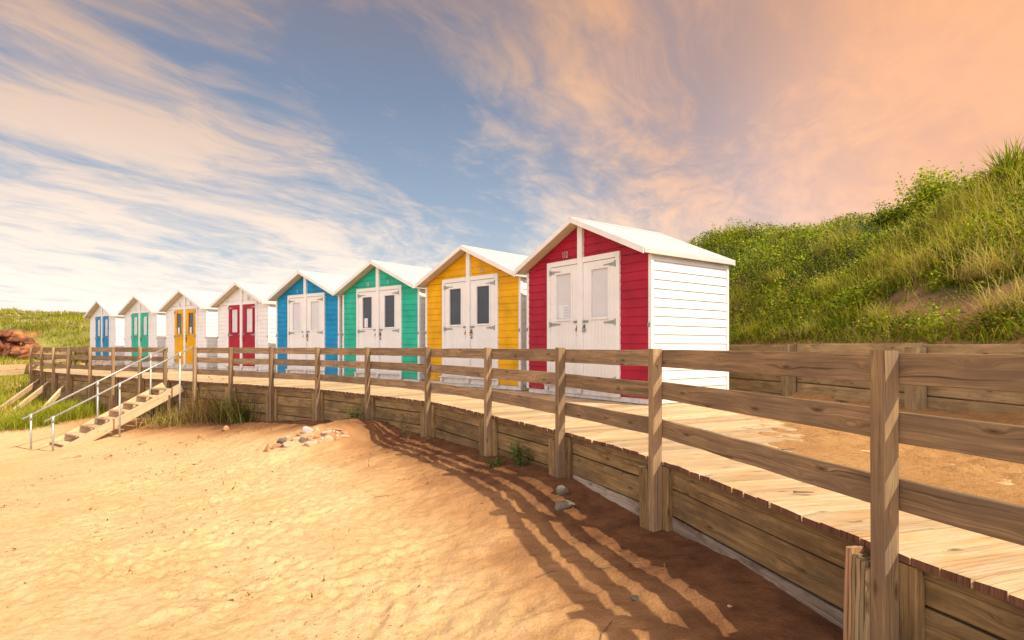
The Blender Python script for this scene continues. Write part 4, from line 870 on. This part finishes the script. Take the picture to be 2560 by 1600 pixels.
def make_hut(loc, yaw, wallc, doorc, win, nums, label, notices=(False, False), locks=('brass', 'brass')):
    T = thing('beach_hut', (loc[0], loc[1], .04), label, 'beach hut', 'row of beach huts', rz=-yaw)
    B = lambda: MB()
    fx0, fx1, zt = .60, 2.30, 2.255      # outer door frame
    # walls
    m_ = B(); m_.box((.03, .02, .05), (fx0 + .03, .05, 2.05)); m_.box((fx1 - .03, .02, .05), (HW - .03, .05, 2.05))
    m_.poly([(fx0 + .031, .02, zt - .03), (fx1 - .031, .02, zt - .03), (fx1 - .031, .02, roofz(fx1) - .05), (HW / 2, .02, ZA - .05), (fx0 + .031, .02, roofz(fx0) - .05)], (0, .03, 0))
    clad(m_, .045, fx0 + .02, .06, gable, .02, wallc); clad(m_, fx1 - .02, HW - .045, .06, gable, .02, wallc)
    base_rows = math.floor((zt - .02 - .06) / .1325) * .1325 + .06
    clad(m_, fx0 + .0205, HW / 2 - .04, base_rows, gable, .02, wallc); clad(m_, HW / 2 + .04, fx1 - .0205, base_rows, gable, .02, wallc)
    fw = MB(); fw.v, fw.f, fw.uv, fw.rn = m_.v, m_.f, m_.uv, m_.rn; fw.build('front_wall', wallc, T)
    for sd, nm in ((0, 'left'), (1, 'right')):
        m_ = B(); xx = .02 if sd == 0 else HW - .02
        m_.box((min(xx, xx + (.03 if sd == 0 else -.03)), .05, .05), (max(xx, xx + (.03 if sd == 0 else -.03)), HD - .05, ZE - .0))
        clad(m_, .05, HD - .05, .06, flat_top(ZE - .02), xx, 'white', face=nm); q = MB(); q.v, q.f, q.uv, q.rn = m_.v, m_.f, m_.uv, m_.rn; q.build('side_wall', 'white', T)
    m_ = B(); m_.box((.03, HD - .05, .05), (HW - .03, HD - .02, ZE - .04)); m_.poly([(.03, HD - .05, ZE - .04), (HW - .03, HD - .05, ZE - .04), (HW / 2, HD - .05, ZA - .06)], (0, .03, 0))
    clad(m_, .045, HW / 2, .06, gable, HD - .02, 'white', face='back'); clad(m_, HW / 2, HW - .045, .06, gable, HD - .02, 'white', face='back'); q = MB(); q.v, q.f, q.uv, q.rn = m_.v, m_.f, m_.uv, m_.rn; q.build('rear_wall', 'white', T)
    # corner trims
    for cx, sx in ((0, 1), (HW, -1)):
        for cy, sy in ((0, 1), (HD, -1)):
            m_ = B(); x0, x1 = sorted((cx - .003 * sx, cx + .055 * sx)); y0, y1 = sorted((cy - .003 * sy, cy + .055 * sy))
            m_.box((x0, y0, .045), (x1, y1, ZE - .035 + (.0 if sx else 0)), grain=2, ch=.003); m_.build('corner_trim', 'white', T)
    # plinth
    m_ = B(); m_.box((.03, .03, -.03), (HW - .03, HD - .03, .05)); 
    for px_ in (.25, HW / 2, HW - .25): m_.box((px_ - .05, .06, -.07), (px_ + .05, HD - .06, -.031))
    m_.build('plinth', 'white', T)
    # roof sheets, fascia and barge boards
    th = .028
    for sgn in (-1, 1):
        xe = -OX if sgn < 0 else HW + OX; xm = HW / 2
        m_ = B(); m_.poly([(xe, -OF, ZE), (xm, -OF, ZA), (xm, -OF, ZA + th), (xe, -OF, ZE + th)], (0, HD + OF + OR, 0)); m_.build('roof_panel', 'roof', T)
        m_ = B(); e2 = xe + sgn * .010; m_.box((min(xe + sgn * .002, e2 + sgn * .004), -OF, ZE - .048), (max(xe + sgn * .002, e2 + sgn * .004), HD + OR, ZE + th - .004), grain=1, ch=.003); m_.build('eaves_fascia', 'roof', T)
        for yy in (-OF - .018, HD + OR + .0025):
            m_ = B(); m_.poly([(xe - .0, yy, ZE - .06), (xm - sgn * -.0005, yy, ZA - .052), (xm - sgn * -.0005, yy, ZA + th + .006), (xe, yy, ZE + th + .006)], (0, .016, 0)); m_.build('barge_board', 'white', T)
        m_ = B(); m_.poly([(xe - sgn * .01, -OF + .002, ZE - .018 + .005), (xm, -OF + .002, ZA - .018), (xm, -OF + .002, ZA - .004), (xe - sgn * .01, -OF + .002, ZE - .004 + .005)], (0, OF + .015, 0)); m_.build('soffit', 'soffit', T)
    m_ = B(); m_.poly([(HW / 2 - .06, -OF - .02, ZA + th - .022), (HW / 2, -OF - .02, ZA + th + .012), (HW / 2 + .06, -OF - .02, ZA + th - .022), (HW / 2, -OF - .02, ZA + th - .002)], (0, HD + OF + OR + .04, 0)); m_.build('ridge_cap', 'roof', T)
    # door frame, centre post
    m_ = B(); y0, y1 = -.022, .03
    m_.box((fx0, y0, .10), (fx0 + .085, y1, zt), grain=2, ch=.003); m_.box((fx1 - .085, y0, .10), (fx1, y1, zt), grain=2, ch=.003)
    m_.box((fx0 + .0855, y0, zt - .085), (HW / 2 - .056, y1, zt), ch=.003); m_.box((HW / 2 + .056, y0, zt - .085), (fx1 - .0855, y1, zt), ch=.003)
    m_.build('door_frame', 'white', T)
    m_ = B(); m_.box((HW / 2 - .055, -.045, .10), (HW / 2 + .055, .03, ZA - .045), grain=2, ch=.004); m_.build('centre_post', 'white', T)
    # sill: white shelf with brackets and recess board
    m_ = B(); m_.box((fx0 - .03, -.075, .148), (fx1 + .03, -.024, .170), ch=.003)
    for px_ in (fx0, HW / 2, fx1): m_.box((px_ - .03, -.05, .05), (px_ + .03, -.024, .1475))
    m_.build('sill', 'white', T)
    m_ = B(); m_.box((fx0 + .03, -.004, .03), (fx1 - .03, .028, .147)); m_.build('threshold_board', 'white', T)
    # doors
    for di, (dx0, dx1, hs) in enumerate(((fx0 + .09, HW / 2 - .058, 0), (HW / 2 + .058, fx1 - .09, 1))):
        zb, ztp = .172, zt - .092; yF = -.004
        wx0, wx1 = (dx0 + .155, dx1 - .185) if hs == 0 else (dx0 + .185, dx1 - .155); wz0, wz1 = 1.27, 2.03
        dn = B()
        dn.box((dx0, yF, zb), (wx0, .028, ztp), grain=2); dn.box((wx1, yF, zb), (dx1, .028, ztp), grain=2)
        nb = 5; bw_ = (wx1 - wx0) / nb
        for k in range(nb): dn.box((wx0 + k * bw_ + .0015, yF + .003, zb), (wx0 + (k + 1) * bw_ - .0015, .028, wz0), grain=2)
        dn.box((wx0 + .0005, yF, wz1), (wx1 - .0005, .028, ztp)); 
        D = dn.build('door', doorc, T)
        m_ = B(); fr_ = .035
        m_.box((wx0 - fr_, yF - .014, wz0 - fr_), (wx0, yF - .0005, wz1 + fr_), grain=2, ch=.003); m_.box((wx1, yF - .014, wz0 - fr_), (wx1 + fr_, yF - .0005, wz1 + fr_), grain=2, ch=.003)
        m_.box((wx0 + .0005, yF - .014, wz1), (wx1 - .0005, yF - .0005, wz1 + fr_), ch=.003); m_.box((wx0 + .0005, yF - .020, wz0 - fr_), (wx1 - .0005, yF - .0005, wz0), ch=.003); m_.build('window_frame', doorc, D)
        if win[di] == 'dark':
            m_ = B(); m_.box((wx0 + .0005, .012, wz0 + .0005), (wx1 - .0005, .018, wz1 - .0005)); m_.build('window_pane', 'glass_dark', D)
        else:
            m_ = B(); m_.box((wx0 + .0005, .010, wz0 + .0005), (wx1 - .0005, .013, wz1 - .0005)); m_.build('window_pane', 'glass', D)
            m_ = B(); m_.box((wx0 + .0005, .020, wz0 + .0005), (wx1 - .0005, .025, wz1 - .0005)); m_.build('blind', 'blind', D)
        if notices[di]:
            m_ = B(); nx0 = wx0 + .05 if win[di] == 'dark' else wx0 + .04; nx1 = nx0 + (.13 if win[di] == 'dark' else .25); yy = .0095 if win[di] == 'dark' else .0165; hh = .24
            m_.box((nx0, yy - .0015, wz0 + .012), (nx1, yy, wz0 + hh), mat='paper')
            for k in range(7): m_.box((nx0 + (nx1 - nx0) * .45, yy - .0035, wz0 + .035 + k * .026), (nx1 - .015, yy - .0018, wz0 + .042 + k * .026), mat='ink')
            m_.build('notice', None, D)
        hx = dx0 if hs == 0 else dx1; sg = 1 if hs == 0 else -1
        for hz_ in (2.075, 1.185, .30):
            m_ = B(); a, b_ = sorted((hx - sg * .022, hx - sg * .004)); m_.box((a, -.030, hz_ - .05), (b_, -.0225, hz_ + .05))
            m_.poly([(hx + sg * 0, yF - .008, hz_ - .032), (hx + sg * .25, yF - .008, hz_ - .008), (hx + sg * .25, yF - .008, hz_ + .008), (hx + sg * 0, yF - .008, hz_ + .032)] if sg > 0 else [(hx - .25, yF - .008, hz_ - .008), (hx, yF - .008, hz_ - .032), (hx, yF - .008, hz_ + .032), (hx - .25, yF - .008, hz_ + .008)], (0, .007, 0))
            m_.tube([(hx - sg * .002, -.028, hz_ - .05), (hx - sg * .002, -.028, hz_ + .05)], .005, 6); m_.build('hinge', 'steel', D)
        lx = dx1 - .055 if hs == 0 else dx0 + .06
        m_ = B(); m_.box((lx - .045, yF - .006, 1.195), (lx + .045, yF - .0005, 1.232)); m_.tube([(lx - .06, yF - .016, 1.214), (lx + .06, yF - .016, 1.214)], .008, 8)
        for k in (-.032, 0, .032): m_.box((lx + k - .006, yF - .026, 1.198), (lx + k + .006, yF - .006, 1.229))
        m_.build('bolt', 'steel', D)
        px_ = lx + (.035 if hs == 0 else -.03); m_ = B()
        m_.box((px_ - .014, yF - .010, 1.115), (px_ + .014, yF - .001, 1.172), mat='steel')
        lk = locks[di]
        m_.tube([(px_ - .014, yF - .018, 1.10), (px_ - .014, yF - .018, 1.135), (px_, yF - .018, 1.150), (px_ + .014, yF - .018, 1.135), (px_ + .014, yF - .018, 1.10)], .004, 6, mat='black')
        m_.box((px_ - .027, yF - .032, 1.048), (px_ + .027, yF - .008, 1.100), mat=lk, ch=.004)
        if lk == 'brass': m_.box((px_ - .028, yF - .034, 1.084), (px_ + .028, yF - .007, 1.103), mat='black'); m_.tube([(px_ + .01, yF - .02, 1.048), (px_ + .016, yF - .02, 1.01)], .003, 5, mat='black'); m_.box((px_ + .006, yF - .028, .972), (px_ + .026, yF - .014, 1.012), mat='black')
        m_.build('padlock', None, D)
    for cx in (.03, HW - .03):
        m_ = B(); m_.box((cx - .03, -.012, 1.09), (cx + .012, -.0035, 1.15)); m_.box((cx - .02, -.022, 1.10), (cx + .004, -.012, 1.14)); m_.build('corner_latch', 'steel', T)
    for di, tx in enumerate(nums):
        if not tx: continue
        me = text_mesh(tx, .155); me.materials.append(M['number']); o = bpy.data.objects.new('number', me); COL.objects.link(o); o.parent = T
        o.location = ((HW / 2 - .40) if di == 0 else (HW / 2 + .36), .0, zt + .045); o.rotation_euler = (PI / 2, 0, 0); o.scale = (.62, 1, 1)
    return T
W2 = ('blind', 'blind'); DK = ('dark', 'dark')
make_hut((.270, 10.598), R(53.62), 'red', 'white', W2, ('112', None), 'crimson beach hut with white doors, nearest of the row, its white side in full sun', (True, False), ('brass', 'steel'))
make_hut((-1.946, 12.998), R(43.27), 'yellow', 'white', DK, (None, '111'), 'yellow-walled beach hut with white doors and dark windows')
make_hut((-4.397, 15.008), R(38.2), 'green', 'white', DK, ('08', '0'), 'sea-green walled beach hut with white doors and dark windows', (True, False))
make_hut((-6.862, 16.822), R(36.03), 'blue', 'white', W2, ('0', None), 'blue-walled beach hut with white doors and white blinds')
make_hut((-10.002, 19.655), R(33.9), 'white', 'red', W2, (None, '107'), 'white beach hut with crimson doors')
make_hut((-13.197, 22.048), R(33.9), 'white', 'yellow', DK, ('02', '03'), 'white beach hut with yellow doors, behind the top of the steps', (True, True))
make_hut((-16.345, 24.392), R(34.5), 'white', 'green', W2, ('8', None), 'white beach hut with sea-green doors')
make_hut((-19.732, 27.045), R(35.5), 'white', 'blue', W2, (None, '9'), 'white beach hut with blue doors, last of the row at the left')

# ------------------------------------------------------------------ world: sky, clouds
SUN_EL, SUN_AZ = R(45.5), R(-29)      # azimuth measured from +X towards +Y
w = bpy.data.worlds.new('World'); SC.world = w; w.use_nodes = True; t = NT(w.node_tree); out = t.n('ShaderNodeOutputWorld'); bg = t.n('ShaderNodeBackground'); t.l(bg.outputs[0], out.inputs[0])
sky = t.n('ShaderNodeTexSky', sky_type='NISHITA', sun_disc=False); sky.sun_elevation = SUN_EL; sky.sun_rotation = PI / 2 - SUN_AZ; sky.altitude = 0; sky.air_density = 1; sky.dust_density = 2; sky.ozone_density = 1
STR = .12; K = 1 / STR
gen = t.n('ShaderNodeTexCoord').outputs['Generated']; nz = t.n('ShaderNodeVectorMath', operation='NORMALIZE'); t.l(gen, nz.inputs[0]); dirv = nz.outputs[0]
sx = t.n('ShaderNodeSeparateXYZ'); t.l(dirv, sx.inputs[0]); dx, dy, dz = sx.outputs
el = t.math('MAXIMUM', dz, 0)
def C(*c): return [q for q in c]
blue = t.ramp(el, [(0, (.70, .67, .63)), (.12, (.43, .50, .56)), (.24, (.27, .345, .45)), (.38, (.185, .235, .335)), (.52, (.14, .165, .235))])
skyt = t.n('ShaderNodeVectorMath', operation='MULTIPLY'); t.l(sky.outputs[0], skyt.inputs[0]); skyt.inputs[1].default_value = (STR, STR, STR)
blue = t.mix(.12, blue, skyt.outputs[0])
def lobe(px, py, deg, soft=1.0, sharp=1.0):
    v = Vector(((px - 1280) / F, 1, (HY - py) / F)).normalized(); o = t.n('ShaderNodeVectorMath', operation='DOT_PRODUCT'); t.l(dirv, o.inputs[0]); o.inputs[1].default_value = v
    mr = t.n('ShaderNodeMapRange'); mr.interpolation_type = 'SMOOTHSTEP'; t.l(o.outputs['Value'], mr.inputs[0]); mr.inputs[1].default_value = math.cos(R(deg)); mr.inputs[2].default_value = 1.0; return mr.outputs[0]
# cloud deck: direction projected on a high layer, streaks run towards a vanishing azimuth
inv = t.math('DIVIDE', 1.0, t.math('ADD', el, .10))
cx = t.math('MULTIPLY', dx, inv); cy = t.math('MULTIPLY', dy, inv); cc = t.n('ShaderNodeCombineXYZ'); t.l(cx, cc.inputs[0]); t.l(cy, cc.inputs[1])
rot = t.mapping(cc.outputs[0], (1, 1, 1), (0, 0, R(24)))
wv = t.noise(rot, .55, 3, .5, 0, 1); vm = t.n('ShaderNodeVectorMath', operation='MULTIPLY_ADD'); t.l(wv, vm.inputs[0]); vm.inputs[1].default_value = (.9, 1.3, 0); t.l(rot, vm.inputs[2])
st1 = t.noise(t.mapping(vm.outputs[0], (2.0, .75, 1)), 1.0, 8, .6, .35)
st2 = t.noise(t.mapping(vm.outputs[0], (7.0, 3.4, 1), loc=(3, 1, 0)), 1.0, 6, .62, .6)
fine = t.noise(t.mapping(vm.outputs[0], (15, 7.5, 1)), 1.0, 5, .65, .8)
den = t.math('ADD', t.math('MULTIPLY', st1, 1.5), t.math('ADD', t.math('MULTIPLY', st2, .75), t.math('MULTIPLY', fine, .35)))
den = t.math('SUBTRACT', den, .80)
bias = 0.0
acc = None
for px, py, deg, wgt in ((0, 170, 7, .12), (180, 230, 7, .13), (370, 290, 6.5, .13), (520, 390, 6, .12), (720, 530, 7, .10), (950, 640, 7, .10), (250, 480, 10, .07), (150, 640, 10, .06), (520, 640, 10, .08), (100, 760, 12, .10), (800, 740, 9, .08), (1150, 730, 8, .05),
    (330, 110, 6, -.10), (560, 170, 7, -.13), (760, 300, 8, -.14), (950, 420, 8, -.13), (1180, 540, 8, -.13), (1120, 330, 9, -.10), (860, 90, 8, -.10), (1030, 200, 8, -.08), (1300, 250, 8, .07), (1250, 400, 5, .03), (1560, 520, 8, .08), (1330, 470, 7, -.08), (1250, 640, 5, -.05), (620, 470, 4, -.03),
    (1230, 40, 7, .08), (1420, 120, 7, .08), (1560, 300, 7, .06), (1800, 420, 8, .07), (2000, 560, 9, .10), (1450, 700, 9, .08), (1700, 640, 9, .10), (2450, 150, 16, .12), (2500, 500, 12, .08), (1750, 200, 8, -.13), (1480, 400, 6, -.10), (1950, 330, 8, -.13), (2200, 450, 7, -.08), (1720, 520, 6, -.06)):
    v = t.math('MULTIPLY', lobe(px, py, deg), wgt); acc = v if acc is None else t.math('ADD', acc, v)
back = t.math('MULTIPLY', t.math('SUBTRACT', .2, dy, clamp=True), .35)
hor = t.math('MULTIPLY', t.math('SUBTRACT', .16, el, clamp=True), 1.5)
den = t.math('ADD', t.math('ADD', den, acc), t.math('ADD', back, hor))
mask = t.n('ShaderNodeMapRange'); mask.interpolation_type = 'SMOOTHSTEP'; t.l(den, mask.inputs[0]); mask.inputs[1].default_value = .22; mask.inputs[2].default_value = .94; mk = mask.outputs[0]
cloud = t.ramp(el, [(0, (1.02, .90, .81)), (.12, (.94, .79, .66)), (.30, (.72, .53, .41)), (.45, (.57, .37, .25)), (.62, (.46, .27, .16))])
# warm evening-coloured veil towards the sun side and overhead
warm = lobe(2750, -200, 46); warm2 = lobe(2400, 650, 26); warm4 = t.math('MULTIPLY', lobe(2800, 0, 26), .6)
cloud = t.mix(warm, cloud, (.86, .42, .20)); cloud = t.mix(t.math('MULTIPLY', warm2, .7), cloud, (.82, .58, .48))
blue = t.mix(t.math('MULTIPLY', warm, .75), blue, (.50, .30, .22)); blue = t.mix(t.math('MULTIPLY', warm2, .65), blue, (.56, .44, .45))
col = t.mix(t.math('MULTIPLY', mk, .90), blue, cloud)
col = t.mix(warm4, col, (.84, .39, .17))
col = t.mix(t.math('MULTIPLY', t.math('MULTIPLY', dy, -2.0, clamp=True), .8), col, (.66, .66, .68))
warm3 = t.math('MULTIPLY', t.math('MULTIPLY_ADD', el, 3.2, -1.25, clamp=True), .35); col = t.mix(warm3, col, (.42, .24, .17))
# unseen sky behind the camera, brightened as added fill for the hut fronts
back_fill = t.math('MULTIPLY_ADD', t.math('SUBTRACT', -.05, dy, clamp=True), 2.0, 1.0)
sc = t.n('ShaderNodeVectorMath', operation='SCALE'); t.l(col, sc.inputs[0]); t.l(t.math('MULTIPLY', back_fill, K), sc.inputs['Scale']); t.l(sc.outputs[0], bg.inputs[0]); bg.inputs[1].default_value = STR
# sun
sd = bpy.data.lights.new('sun', 'SUN'); sd.energy = 4.5; sd.angle = R(.5); sd.color = (1, .88, .66); so = bpy.data.objects.new('sun', sd); COL.objects.link(so)
dvec = Vector((math.cos(SUN_AZ) * math.cos(SUN_EL), math.sin(SUN_AZ) * math.cos(SUN_EL), math.sin(SUN_EL))); so.rotation_euler = dvec.to_track_quat('Z', 'Y').to_euler()
# camera
cd = bpy.data.cameras.new('camera'); cd.sensor_width = 36; cd.lens = 36 * F / 2560; cd.shift_y = (HY - 800) / 2560; cd.clip_start = .05; cd.clip_end = 1500
co = bpy.data.objects.new('camera', cd); COL.objects.link(co); co.location = (0, 0, EYE); co.rotation_euler = (PI / 2, 0, 0); SC.camera = co
SC.view_settings.view_transform = 'Standard'; SC.view_settings.look = 'None'; SC.view_settings.exposure = .35; SC.view_settings.gamma = 1
SC.cycles.max_bounces = 6; SC.cycles.diffuse_bounces = 3; SC.cycles.transparent_max_bounces = 8; SC.cycles.caustics_reflective = False; SC.cycles.caustics_refractive = False
